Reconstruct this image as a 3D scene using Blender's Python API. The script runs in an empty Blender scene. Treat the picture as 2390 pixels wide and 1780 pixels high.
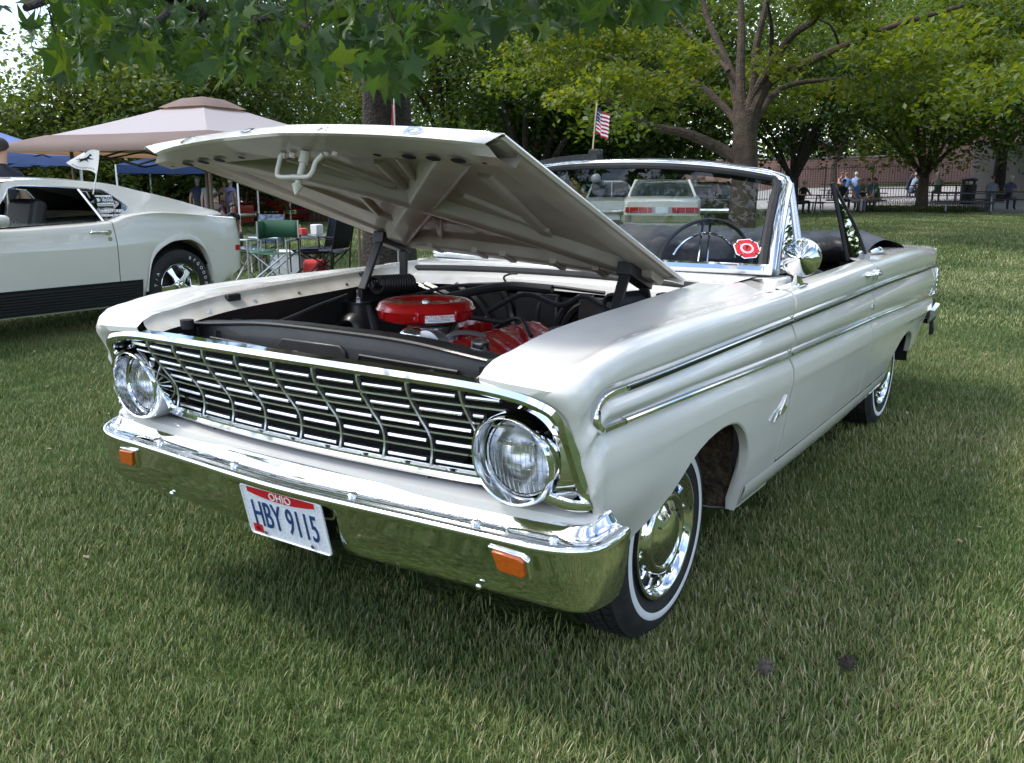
import bpy, bmesh, math, random
import numpy as np
from mathutils import Vector, Matrix, Euler
R = math.radians
sc = bpy.context.scene
COL = sc.collection

# ------------------------------------------------------------------ camera
cam_d = bpy.data.cameras.new('camera'); cam = bpy.data.objects.new('camera', cam_d); COL.objects.link(cam)
CAM = np.array([1.7129, -2.2152, 1.2640]); YAW, PITCH, ROLL, FOC = -.5912, .2162, .0014, 2085.7
cam.location = CAM.tolist()
cam.rotation_euler = Euler((math.pi/2 - PITCH, -ROLL, -YAW), 'XYZ')
cam_d.sensor_fit = 'HORIZONTAL'; cam_d.sensor_width = 36; cam_d.lens = 36*FOC/2390
cam_d.clip_start = .05; cam_d.clip_end = 4000
sc.camera = cam

# ------------------------------------------------------------------ sky, sun, exposure
SUN_EL, SUN_AZ = R(56), R(-118)     # azimuth of the sun, from +y towards +x
w = bpy.data.worlds.new('World'); sc.world = w; w.use_nodes = True
nt = w.node_tree; N = nt.nodes; Lk = nt.links
for n in list(N): N.remove(n)
out = N.new('ShaderNodeOutputWorld'); bg = N.new('ShaderNodeBackground')
sky = N.new('ShaderNodeTexSky'); sky.sky_type = 'NISHITA'; sky.sun_disc = False
sky.sun_elevation = SUN_EL; sky.sun_rotation = SUN_AZ; sky.air_density = 1.0; sky.dust_density = 1.2; sky.ozone_density = 1.5
tc = N.new('ShaderNodeTexCoord'); mp = N.new('ShaderNodeMapping'); mp.inputs['Scale'].default_value = (1, 1, 2.4)
ns = N.new('ShaderNodeTexNoise'); ns.inputs['Scale'].default_value = 2.6; ns.inputs['Detail'].default_value = 9; ns.inputs['Roughness'].default_value = .58
cr = N.new('ShaderNodeValToRGB'); cr.color_ramp.elements[0].position = .47; cr.color_ramp.elements[1].position = .66
mx = N.new('ShaderNodeMix'); mx.data_type = 'RGBA'
mx.inputs['B'].default_value = (9.5, 9.7, 10.2, 1)
Lk.new(tc.outputs['Generated'], mp.inputs['Vector']); Lk.new(mp.outputs['Vector'], ns.inputs['Vector'])
Lk.new(ns.outputs['Fac'], cr.inputs['Fac']); Lk.new(cr.outputs['Color'], mx.inputs['Factor'])
Lk.new(sky.outputs['Color'], mx.inputs['A']); Lk.new(mx.outputs['Result'], bg.inputs['Color'])
bg.inputs['Strength'].default_value = .15
Lk.new(bg.outputs['Background'], out.inputs['Surface'])
sun_d = bpy.data.lights.new('sun', 'SUN'); sun_d.energy = 1.5; sun_d.angle = R(12); sun_d.color = (1, .96, .90)
sun = bpy.data.objects.new('sun', sun_d); COL.objects.link(sun)
_sd = Vector((math.sin(SUN_AZ)*math.cos(SUN_EL), math.cos(SUN_AZ)*math.cos(SUN_EL), math.sin(SUN_EL)))
sun.rotation_euler = _sd.to_track_quat('Z', 'Y').to_euler()
sun.location = (0, 0, 40)
sc.view_settings.view_transform = 'Standard'; sc.view_settings.look = 'None'
sc.view_settings.exposure = 1.22; sc.view_settings.gamma = 1.0
sc.render.engine = 'CYCLES'
cy = sc.cycles
cy.max_bounces = 8; cy.diffuse_bounces = 3; cy.glossy_bounces = 4; cy.transmission_bounces = 6; cy.transparent_max_bounces = 12
cy.use_denoising = True; cy.caustics_reflective = False; cy.caustics_refractive = False
cy.sample_clamp_indirect = 6

# ------------------------------------------------------------------ materials
def mat(name, col, rough=.5, metal=0., spec=.5, coat=0., noise=None, bump=None, trans=0., alpha=1., ior=1.45, emit=None, sheen=0., coatr=.03):
    """noise=(scale, amount, second colour or None, detail); bump=(scale, strength, distance)"""
    m = bpy.data.materials.new(name); m.use_nodes = True
    t = m.node_tree; b = t.nodes['Principled BSDF']
    c = (*col, 1)
    b.inputs['Base Color'].default_value = c; b.inputs['Roughness'].default_value = rough
    b.inputs['Metallic'].default_value = metal; b.inputs['Specular IOR Level'].default_value = spec
    b.inputs['Coat Weight'].default_value = coat; b.inputs['Coat Roughness'].default_value = coatr
    b.inputs['Transmission Weight'].default_value = trans; b.inputs['Alpha'].default_value = alpha; b.inputs['IOR'].default_value = ior
    b.inputs['Sheen Weight'].default_value = sheen
    if emit: b.inputs['Emission Color'].default_value = (*emit[:3], 1); b.inputs['Emission Strength'].default_value = emit[3]
    if noise:
        o = t.nodes.new('ShaderNodeTexCoord'); n = t.nodes.new('ShaderNodeTexNoise')
        n.inputs['Scale'].default_value = noise[0]; n.inputs['Detail'].default_value = noise[3] if len(noise) > 3 else 5
        r = t.nodes.new('ShaderNodeValToRGB'); a = noise[1]
        c2 = noise[2] if noise[2] else tuple(x*(1-a) for x in col)
        r.color_ramp.elements[0].position = .35; r.color_ramp.elements[1].position = .68
        r.color_ramp.elements[0].color = (*c2, 1); r.color_ramp.elements[1].color = c
        t.links.new(o.outputs['Object'], n.inputs['Vector']); t.links.new(n.outputs['Fac'], r.inputs['Fac']); t.links.new(r.outputs['Color'], b.inputs['Base Color'])
    if bump:
        o = t.nodes.new('ShaderNodeTexCoord'); n = t.nodes.new('ShaderNodeTexNoise'); n.inputs['Scale'].default_value = bump[0]; n.inputs['Detail'].default_value = 6
        bp = t.nodes.new('ShaderNodeBump'); bp.inputs['Strength'].default_value = bump[1]; bp.inputs['Distance'].default_value = bump[2]
        t.links.new(o.outputs['Object'], n.inputs['Vector']); t.links.new(n.outputs['Fac'], bp.inputs['Height']); t.links.new(bp.outputs['Normal'], b.inputs['Normal'])
    return m
def leafmat(name, c1, c2, c3, rough=.45, tr=.35):
    m = bpy.data.materials.new(name); m.use_nodes = True
    t = m.node_tree; b = t.nodes['Principled BSDF']; o = t.nodes['Material Output']
    at = t.nodes.new('ShaderNodeAttribute'); at.attribute_name = 'tint'
    r = t.nodes.new('ShaderNodeValToRGB'); r.color_ramp.elements[0].color = (*c1, 1); r.color_ramp.elements[1].color = (*c3, 1)
    e = r.color_ramp.elements.new(.5); e.color = (*c2, 1)
    t.links.new(at.outputs['Fac'], r.inputs['Fac']); t.links.new(r.outputs['Color'], b.inputs['Base Color'])
    b.inputs['Roughness'].default_value = rough; b.inputs['Specular IOR Level'].default_value = .35
    tl = t.nodes.new('ShaderNodeBsdfTranslucent'); hs = t.nodes.new('ShaderNodeMix'); hs.data_type = 'RGBA'; hs.blend_type = 'MULTIPLY'
    hs.inputs['Factor'].default_value = 1; hs.inputs['B'].default_value = (1.7, 1.5, .5, 1)
    t.links.new(r.outputs['Color'], hs.inputs['A']); t.links.new(hs.outputs['Result'], tl.inputs['Color'])
    ms = t.nodes.new('ShaderNodeMixShader'); ms.inputs['Fac'].default_value = tr
    t.links.new(b.outputs['BSDF'], ms.inputs[1]); t.links.new(tl.outputs['BSDF'], ms.inputs[2]); t.links.new(ms.outputs['Shader'], o.inputs['Surface'])
    return m
def glassmat(name, tint=(.9, .96, .93), refl=1.0):
    m = bpy.data.materials.new(name); m.use_nodes = True
    t = m.node_tree; o = t.nodes['Material Output']; t.nodes.remove(t.nodes['Principled BSDF'])
    tr = t.nodes.new('ShaderNodeBsdfTransparent'); tr.inputs['Color'].default_value = (*tint, 1)
    g = t.nodes.new('ShaderNodeBsdfGlossy'); g.inputs['Roughness'].default_value = .0; g.inputs['Color'].default_value = (refl, refl, refl, 1)
    f = t.nodes.new('ShaderNodeFresnel'); f.inputs['IOR'].default_value = 1.5
    ms = t.nodes.new('ShaderNodeMixShader')
    t.links.new(f.outputs['Fac'], ms.inputs['Fac']); t.links.new(tr.outputs['BSDF'], ms.inputs[1]); t.links.new(g.outputs['BSDF'], ms.inputs[2])
    t.links.new(ms.outputs['Shader'], o.inputs['Surface'])
    return m

CH = mat('chrome', (.78, .79, .80), .06, 1., bump=(2.2, .03, .02))
CHS = mat('brushed_chrome', (.72, .73, .75), .2, 1.)
WH = mat('white_paint', (.745, .725, .675), .18, 0, .4, .6, noise=(5, .05, None), coatr=.02)
WHI = mat('white_paint_inner', (.70, .68, .61), .42, 0, .4, .3, noise=(9, .2, (.50, .47, .40)))
ALB = mat('bright_aluminium', (.82, .83, .84), .30, 1.)
HUN = mat('hood_underside_paint', (.43, .395, .345), .5, 0, .35, .15, noise=(4.5, .25, (.30, .27, .23)))
BKP = mat('black_paint', (.009, .009, .011), .42, 0, .45, .15, noise=(14, .5, (.020, .019, .018)), bump=(60, .15, .003))
BKM = mat('black_satin', (.014, .014, .016), .45)
RUB = mat('rubber', (.016, .016, .018), .72, noise=(25, .3, (.026, .026, .026)), bump=(120, .2, .002))
VIN = mat('black_vinyl', (.017, .016, .018), .36, bump=(45, .35, .01))
DRK = mat('dark_void', (.006, .006, .006), .9)
UND = mat('undercoat_dirt', (.028, .021, .015), .85, noise=(38, .5, (.11, .075, .05)), bump=(70, 1., .02))
REDP = mat('red_engine_paint', (.50, .008, .010), .26, 0, .5, .8, noise=(10, .2, (.38, .005, .006)))
GREY = mat('grey_metal', (.42, .42, .43), .38, .9, bump=(40, .2, .004))
AMB = mat('amber_lens', (.42, .085, .008), .12, 0, .5, .6, bump=(90, .5, .004))
REDL = mat('red_lens', (.42, .012, .015), .18, 0, .5, .5)
GLS = glassmat('window_glass', (.93, .97, .95), .6)
GLD = glassmat('dark_window_glass', (.30, .36, .36), .8)
WTX = mat('white_print', (.86, .86, .86), .5)
BTX = mat('blue_print', (.012, .045, .16), .5)
RTX = mat('red_print', (.55, .012, .02), .45)
KTX = mat('black_print', (.012, .012, .013), .5)
GLV = mat('lamp_lens', (.93, .95, .96), .03, 0, .5, 0, trans=.95, ior=1.3, bump=(30, .25, .01))
WW = mat('whitewall', (.74, .75, .76), .55, noise=(18, .06, None))

# ------------------------------------------------------------------ mesh helpers
def link(name, me, m=None, parent=None):
    o = bpy.data.objects.new(name, me); COL.objects.link(o)
    if m is not None:
        for x in (m if isinstance(m, (list, tuple)) else [m]): me.materials.append(x)
    if parent is not None: o.parent = parent
    return o
def tag(o, label=None, cat=None, group=None, kind=None):
    if label: o['label'] = label
    if cat: o['category'] = cat
    if group: o['group'] = group
    if kind: o['kind'] = kind
    return o
def empty(name, loc=(0, 0, 0), rz=0, label=None, cat=None, group=None):
    o = bpy.data.objects.new(name, None); COL.objects.link(o); o.location = loc; o.rotation_euler = (0, 0, rz); o.empty_display_size = .2
    return tag(o, label, cat, group)
def copy_tree(o, parent=None):
    c = o.copy(); COL.objects.link(c); c.parent = parent
    for ch in list(o.children): copy_tree(ch, c)
    return c
def pch(xs, ys):
    xs = np.asarray(xs, float); ys = np.asarray(ys, float)
    h = np.diff(xs); h2 = h.reshape(-1, *([1]*(ys.ndim-1))); dl = np.diff(ys, axis=0)/h2
    d = np.zeros_like(ys)
    if len(xs) > 2:
        w1 = (2*h[1:]+h[:-1]).reshape(h2[1:].shape); w2 = (h[1:]+2*h[:-1]).reshape(h2[1:].shape)
        a, b = dl[:-1], dl[1:]
        with np.errstate(divide='ignore', invalid='ignore'):
            hm = (w1+w2)/(w1/a+w2/b)
        d[1:-1] = np.where(a*b > 0, np.nan_to_num(hm), 0)
    d[0] = dl[0]; d[-1] = dl[-1]
    def f(x):
        x = np.asarray(x, float); i = np.clip(np.searchsorted(xs, x)-1, 0, len(h)-1)
        t = np.clip((x-xs[i])/h[i], 0, 1); hh = h[i]
        if ys.ndim > 1: t = t.reshape(t.shape+(1,)*(ys.ndim-1)); hh = np.asarray(hh).reshape(t.shape)
        return (2*t**3-3*t**2+1)*ys[i]+(t**3-2*t**2+t)*hh*d[i]+(-2*t**3+3*t**2)*ys[i+1]+(t**3-t**2)*hh*d[i+1]
    return f
def cat(pts, n=8, closed=False):
    """smooth a polyline (Catmull-Rom)"""
    p = [Vector(q) for q in pts]; o = []; L = len(p)
    for i in range(L if closed else L-1):
        a = p[(i-1) % L] if closed or i > 0 else p[0]*2-p[1]
        b = p[i]; c = p[(i+1) % L]
        d = p[(i+2) % L] if closed or i+2 < L else c*2-b
        for k in range(n):
            t = k/n
            o.append(.5*((2*b)+(c-a)*t+(2*a-5*b+4*c-d)*t*t+(3*b-a-3*c+d)*t**3))
    if not closed: o.append(p[-1])
    return o
class MB:
    def __init__(s): s.v = []; s.f = []; s.mi = []; s.cur = 0
    def add(s, vs, fs):
        k = len(s.v); s.v.extend([tuple(float(c) for c in v) for v in vs]); s.f.extend([tuple(i+k for i in f) for f in fs]); s.mi.extend([s.cur]*len(fs)); return s
    def m(s, i): s.cur = i; return s
    def box(s, c, d, rot=None):
        c = Vector(c); h = [x/2 for x in d]; vs = []
        for x in (-1, 1):
            for y in (-1, 1):
                for z in (-1, 1):
                    p = Vector((x*h[0], y*h[1], z*h[2]))
                    if rot is not None: p = rot @ p
                    vs.append(c+p)
        return s.add(vs, [(0, 1, 3, 2), (4, 6, 7, 5), (0, 4, 5, 1), (2, 3, 7, 6), (0, 2, 6, 4), (1, 5, 7, 3)])
    def beam(s, p, q, w_, h_, up=(0, 0, 1)):
        p = Vector(p); q = Vector(q); d = (q-p).normalized(); u = Vector(up)
        a = d.cross(u)
        if a.length < 1e-4: a = d.cross(Vector((1, 0, 0)))
        a.normalize(); b = a.cross(d)
        vs = [e+a*(x*w_/2)+b*(y*h_/2) for e in (p, q) for x, y in ((-1, -1), (1, -1), (1, 1), (-1, 1))]
        return s.add(vs, [(3, 2, 1, 0), (4, 5, 6, 7), (0, 1, 5, 4), (1, 2, 6, 5), (2, 3, 7, 6), (3, 0, 4, 7)])
    def tube(s, path, r, n=8, caps=True, closed=False, flat=1.0, up=None):
        P = [Vector(p) for p in path]; L = len(P); rs = r if isinstance(r, (list, tuple, np.ndarray)) else [r]*L
        vs = []; pa = None
        for i, p in enumerate(P):
            if closed: d = (P[(i+1) % L]-P[i-1])
            else: d = P[min(i+1, L-1)]-P[max(i-1, 0)]
            d.normalize()
            if up is not None: a = d.cross(Vector(up))
            elif pa is None: a = d.orthogonal()
            else: a = pa-d*pa.dot(d)
            if a.length < 1e-6: a = d.orthogonal()
            a.normalize(); pa = a; b = d.cross(a)
            for k in range(n):
                t = 2*math.pi*k/n; vs.append(p+a*(math.cos(t)*rs[i])+b*(math.sin(t)*rs[i]*flat))
        fs = []
        for i in range(L if closed else L-1):
            for k in range(n): fs.append((i*n+k, i*n+(k+1) % n, ((i+1) % L)*n+(k+1) % n, ((i+1) % L)*n+k))
        if caps and not closed: fs += [tuple(range(n))[::-1], tuple((L-1)*n+k for k in range(n))]
        return s.add(vs, fs)
    def cyl(s, p, q, r, r2=None, n=16): return s.tube([p, q], [r, r if r2 is None else r2], n)
    def lathe(s, prof, c, ax='y', n=48, sgn=1, arc=None):
        """prof: (axial, radius)"""
        c = Vector(c); A = {'x': ((1, 0, 0), (0, 1, 0), (0, 0, 1)), 'y': ((0, 1, 0), (0, 0, 1), (1, 0, 0)), 'z': ((0, 0, 1), (1, 0, 0), (0, 1, 0))}[ax]
        A = [Vector(a) for a in A]; L = len(prof); vs = []
        for k in range(n):
            t = 2*math.pi*k/n
            for a, r in prof: vs.append(c+A[0]*(a*sgn)+A[1]*(math.cos(t)*r)+A[2]*(math.sin(t)*r))
        fs = []
        for k in range(n):
            for i in range(L-1): fs.append((k*L+i, k*L+i+1, ((k+1) % n)*L+i+1, ((k+1) % n)*L+i))
        return s.add(vs, fs)
    def grid(s, rows, cu=False, cv=False):
        nr, nc = len(rows), len(rows[0]); vs = [p for r in rows for p in r]; fs = []
        for i in range(nr if cu else nr-1):
            for j in range(nc if cv else nc-1):
                fs.append((i*nc+j, i*nc+(j+1) % nc, ((i+1) % nr)*nc+(j+1) % nc, ((i+1) % nr)*nc+j))
        return s.add(vs, fs)
    def prism(s, poly, ex):
        """poly: 3-D outline, ex: extrusion vector"""
        n = len(poly); e = Vector(ex); a = [Vector(p) for p in poly]
        fs = [tuple(range(n))[::-1], tuple(range(n, 2*n))]+[(i, (i+1) % n, n+(i+1) % n, n+i) for i in range(n)]
        return s.add(a+[p+e for p in a], fs)
    def sweep(s, path, prof, up=(0, 0, 1), closed=False, caps=True, scale=None):
        """prof: closed 2-D outline (side, up)"""
        P = [Vector(p) for p in path]; L = len(P); n = len(prof); vs = []; u0 = Vector(up)
        for i, p in enumerate(P):
            d = (P[(i+1) % L]-P[i-1]) if closed else P[min(i+1, L-1)]-P[max(i-1, 0)]
            d.normalize(); a = d.cross(u0).normalized(); b = a.cross(d); k = 1 if scale is None else scale[i]
            vs += [p+a*(x*k)+b*(y*k) for x, y in prof]
        fs = []
        for i in range(L if closed else L-1):
            for k in range(n): fs.append((i*n+k, i*n+(k+1) % n, ((i+1) % L)*n+(k+1) % n, ((i+1) % L)*n+k))
        if caps and not closed: fs += [tuple(range(n))[::-1], tuple((L-1)*n+k for k in range(n))]
        return s.add(vs, fs)
    def ball(s, c, r, n=12, m_=8, sq=(1, 1, 1)):
        c = Vector(c); rows = []
        for i in range(m_+1):
            a = math.pi*i/m_; rows.append([c+Vector((math.sin(a)*math.cos(2*math.pi*k/n)*r*sq[0], math.sin(a)*math.sin(2*math.pi*k/n)*r*sq[1], math.cos(a)*r*sq[2])) for k in range(n)])
        return s.grid(rows, cv=True)
    def mirror(s):
        k = len(s.v); s.v += [(-x, y, z) for x, y, z in s.v]; s.f += [tuple(i+k for i in f[::-1]) for f in s.f]; s.mi += list(s.mi); return s
    def obj(s, name, m=None, parent=None, smooth=True, ang=38, bevel=0, solid=0, mx=False, loc=None, rot=None, seg=2):
        me = bpy.data.meshes.new(name)
        v = [(-x, y, z) for x, y, z in s.v] if mx else s.v
        me.from_pydata(v, [], s.f if not mx else [f[::-1] for f in s.f])
        bm = bmesh.new(); bm.from_mesh(me); bmesh.ops.remove_doubles(bm, verts=bm.verts, dist=1e-5); 
        bmesh.ops.recalc_face_normals(bm, faces=bm.faces); bm.to_mesh(me); bm.free()
        if max(s.mi, default=0) > 0 and len(me.polygons) == len(s.mi): me.polygons.foreach_set('material_index', s.mi)
        if smooth:
            me.polygons.foreach_set('use_smooth', [True]*len(me.polygons)); me.set_sharp_from_angle(angle=R(ang))
        o = link(name, me, m, parent)
        if solid: d = o.modifiers.new('solid', 'SOLIDIFY'); d.thickness = solid; d.offset = -1
        if bevel: d = o.modifiers.new('bevel', 'BEVEL'); d.width = bevel; d.segments = seg; d.limit_method = 'ANGLE'; d.angle_limit = R(40)
        if loc is not None: o.location = loc
        if rot is not None: o.rotation_euler = rot
        return o
def text_mesh(name, s, size, m, parent=None, M=None, ext=.0008, align='CENTER', sx=1, bold=0., spacing=1.0):
    """lettering as a thin mesh; M: 4x4 that places it (text lies in its local xy plane)"""
    cu = bpy.data.curves.new(name, 'FONT'); cu.body = s; cu.size = size; cu.align_x = align; cu.align_y = 'CENTER'; cu.extrude = ext; cu.offset = bold; cu.space_character = spacing
    cu.resolution_u = 3
    t = bpy.data.objects.new(name, cu); COL.objects.link(t)
    dg = bpy.context.evaluated_depsgraph_get(); me = bpy.data.meshes.new_from_object(t.evaluated_get(dg))
    bpy.data.objects.remove(t); bpy.data.curves.remove(cu)
    T = (M if M is not None else Matrix()) @ Matrix.Diagonal((sx, 1, 1, 1)); me.transform(T)
    return link(name, me, m, parent)
def frame(o, x, y):
    """4x4 with origin o, local x, local y"""
    x = Vector(x).normalized(); y = Vector(y); y = (y-x*y.dot(x)).normalized(); z = x.cross(y)
    m = Matrix((x, y, z)).transposed().to_4x4(); m.translation = Vector(o); return m
# camera rays: used once, to measure where things stand on the ground
_f = np.array([math.sin(YAW)*math.cos(PITCH), math.cos(YAW)*math.cos(PITCH), -math.sin(PITCH)]); _r = np.array([math.cos(YAW), -math.sin(YAW), 0.]); _u = np.cross(_r, _f)
def at(px, py, depth):
    """world point of a photograph pixel at a measured depth"""
    return CAM+depth*(_f+_r*((px-1195)/FOC)-_u*((py-890)/FOC))
def gz(x, y):
    """height of the lawn"""
    sp = lambda t: np.where(t > 30, t, np.log1p(np.exp(np.minimum(t, 30)*1.2))/1.2)
    return -.37*(1-np.exp(-sp(-np.asarray(x, float)-6)/9))+.0085*sp(np.asarray(y, float)-12)*np.clip((np.asarray(x, float)+26)/14, 0, 1)+.052*sp(np.minimum(np.asarray(y, float), 60)-38.5)*np.clip((np.asarray(x, float)+26)/8, 0, 1)
def stand(px, dist):
    """ground point at horizontal distance dist in the direction of pixel column px"""
    a = YAW+math.atan((px-1195)/(FOC/math.cos(PITCH))); x = CAM[0]+dist*math.sin(a); y = CAM[1]+dist*math.cos(a)
    return Vector((x, y, float(gz(x, y))))
# ================================================================== lawn
LAWN = bpy.data.materials.new('lawn'); LAWN.use_nodes = True
t = LAWN.node_tree; bs = t.nodes['Principled BSDF']; tc_ = t.nodes.new('ShaderNodeTexCoord')
n1 = t.nodes.new('ShaderNodeTexNoise'); n1.inputs['Scale'].default_value = .55; n1.inputs['Detail'].default_value = 6
r1 = t.nodes.new('ShaderNodeValToRGB'); r1.color_ramp.elements[0].position = .3; r1.color_ramp.elements[1].position = .75
r1.color_ramp.elements[0].color = (.052, .090, .024, 1); r1.color_ramp.elements[1].color = (.105, .155, .042, 1)  # ground colour darkened to carry the shadow in the thatch between blades
n2 = t.nodes.new('ShaderNodeTexNoise'); n2.inputs['Scale'].default_value = 40; n2.inputs['Detail'].default_value = 4
bp = t.nodes.new('ShaderNodeBump'); bp.inputs['Strength'].default_value = .6; bp.inputs['Distance'].default_value = .04
mm = t.nodes.new('ShaderNodeMix'); mm.data_type = 'RGBA'; mm.blend_type = 'MULTIPLY'; mm.inputs['Factor'].default_value = .6
t.links.new(tc_.outputs['Object'], n1.inputs['Vector']); t.links.new(tc_.outputs['Object'], n2.inputs['Vector']); t.links.new(n1.outputs['Fac'], r1.inputs['Fac'])
t.links.new(r1.outputs['Color'], mm.inputs['A']); t.links.new(n2.outputs['Color'], mm.inputs['B']); t.links.new(mm.outputs['Result'], bs.inputs['Base Color'])
t.links.new(n2.outputs['Fac'], bp.inputs['Height']); t.links.new(bp.outputs['Normal'], bs.inputs['Normal']); bs.inputs['Roughness'].default_value = .8; bs.inputs['Specular IOR Level'].default_value = .15
gx = np.concatenate([np.linspace(-900, -80, 12), np.linspace(-60, 40, 60), np.linspace(80, 900, 10)]); gy_ = np.concatenate([np.linspace(-600, -40, 10), np.linspace(-25, 70, 60), np.linspace(100, 900, 12)])
GX, GY = np.meshgrid(gx, gy_); GZ = gz(np.clip(GX, -60, 40), np.clip(GY, -20, 60))
b = MB(); b.grid([[(GX[i, j], GY[i, j], GZ[i, j]) for j in range(len(gx))] for i in range(len(gy_))]); lawn = b.obj('lawn', LAWN); tag(lawn, kind='structure')
# ================================================================== the white convertible (car frame = world frame, front axle at y 0)
car = empty('white_convertible', (0, 0, 0), 0, 'white vintage convertible with raised hood and red air cleaner in the open engine bay', 'car')
smst = lambda a, b, x: (lambda t: t*t*(3-2*t))(np.clip((np.asarray(x, float)-a)/(b-a), 0, 1))
YK = [-.66, -.62, -.55, -.4, 0, .6, 1.2, 1.8, 2.4, 3.0, 3.5, 3.75, 3.84]
fXb = pch(YK, [.852, .860, .866, .874, .884, .891, .891, .885, .872, .854, .832, .814, .80])
fzc = pch(YK, [.874, .897, .915, .930, .939, .938, .944, .951, .950, .938, .912, .900, .892])
fzA = pch([-.66, -.626, -.55, -.38, .06, .36, .6, 4], [.872, .889, .905, .926, .944, .955, .962, .962])
fzu = pch([-.66, .6, 1.8, 3.0, 3.84], [.829, .841, .838, .812, .786])
fzl = pch([-.66, -.6, .6, 1.85, 3.0, 3.84], [.757, .757, .731, .702, .650, .606])
_zb = pch([-.62, -.44, -.42, -.36, -.25, -.15, -.05, .07, .15, .217, .283, .318, .333, .340, .345, .6, 2.3, 2.36, 2.42, 2.5, 2.6, 2.72, 2.86, 2.98, 3.06, 3.11, 3.14, 3.5, 3.84],
          [.36, .345, .35, .42, .50, .575, .612, .626, .616, .585, .525, .455, .38, .31, .285, .285, .285, .30, .37, .432, .478, .506, .512, .492, .455, .405, .36, .40, .44])
def xlow(y, z):
    xb = float(fXb(y)); zl = float(fzl(y))-.08
    k = [(0, -.20), (.285, -.062), (.33, -.047), (.38, -.034), (.45, -.020), (.55, -.006)]
    zs = [a for a, _ in k]+[max(zl, .56)]; os = [b for _, b in k]+[.006]
    o = float(np.interp(z, zs, os))
    o -= .055*float(smst(.60, .34, z))*float(smst(-.12, -.42, y))
    o -= .035*float(smst(.56, .36, z))*float(smst(3.2, 3.8, y))
    return xb+o
NL = 9
def profile(y, zbot=None):
    xb, zc, zu, zl, zA = float(fXb(y)), float(fzc(y)), float(fzu(y)), float(fzl(y)), float(fzA(y)); zm = (zu+zl)/2
    b = float(smst(-.66, -.56, y)); 
    P = [(.610, zA), (.70, zA-.006), (.785, zc-.009), (xb-.046, zc-.001), (xb-.026, zc-.004), (xb-.011, zc-.018), (xb-.003, zc-.042),
         (xb-.004, (zc-.05)*.45+(zu+.02)*.55), (xb-.004-.008*b, zu+.014), (xb-.001-.016*b, zu), (xb-.001-.013*b, zu-.012), (xb+.003, zm), (xb-.013*b, zl+.012), (xb-.016*b, zl),
         (xb-.010*b, zl-.016), (xb+.003, zl-.044), (xb+.006, zl-.08)]
    zb = float(_zb(y)) if zbot is None else zbot; z0 = zl-.08
    for i in range(1, NL+1):
        z = z0+(zb-z0)*i/NL; P.append((xlow(y, z), z))
    return [Vector((x, y, z)) for x, z in P]
# front boundary of the fender, where it meets grille frame and headlamp
edge = [(.608, -.672, .840), (.655, -.676, .837), (.705, -.676, .830), (.745, -.674, .822), (.770, -.670, .814), (.787, -.664, .803), (.795, -.657, .788), (.800, -.650, .770), (.804, -.645, .752),
        (.808, -.640, .735), (.811, -.636, .72), (.815, -.632, .703), (.819, -.629, .686), (.824, -.626, .668), (.830, -.623, .65), (.836, -.621, .63), (.841, -.62, .612)]
edge += [(.842+.0*i, -.62+.012*i, .61-.027*i) for i in range(1, NL+1)]
reg = profile(-.58)
def mixst(fx, fy, fz): return [Vector((e[0]+(r.x-e[0])*fx, e[1]+(r.y-e[1])*fy, e[2]+(r.z-e[2])*fz)) for e, r in zip(edge, reg)]
nose = [[Vector(e) for e in edge], mixst(.40, -.26, .14), mixst(.74, -.28, .36), mixst(.94, -.05, .64), mixst(1.0, .28, .85), mixst(1.0, .65, .95)]
ys_f = [-.58, -.54, -.5, -.46, -.43, -.41, -.38, -.35, -.31, -.27, -.23, -.19, -.15, -.1, -.05, 0, .05, .1, .15, .19, .22, .25, .28, .30, .318, .328, .334, .339, .343, .36, .42, .5, .58, .628]
rows = nose+[profile(y) for y in ys_f]
def refine(rows, sub=4):
    """denser rows and columns through smooth interpolation"""
    A = np.array([[tuple(p) for p in r] for r in rows]); n = A.shape[1]
    f = pch(np.arange(n), np.transpose(A, (1, 0, 2))); t = np.linspace(0, n-1, (n-1)*sub+1)
    return np.transpose(f(t), (1, 0, 2))
rows = refine(rows)
FEND = np.array(rows).reshape(-1, 3)
def surf_x(y, z):
    d = (FEND[:, 1]-y)**2+(FEND[:, 2]-z)**2+np.where(FEND[:, 0] < .7, 1, 0); i = np.argsort(d)[:4]; w_ = 1/(d[i]+1e-7); return float((FEND[i, 0]*w_).sum()/w_.sum())
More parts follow.
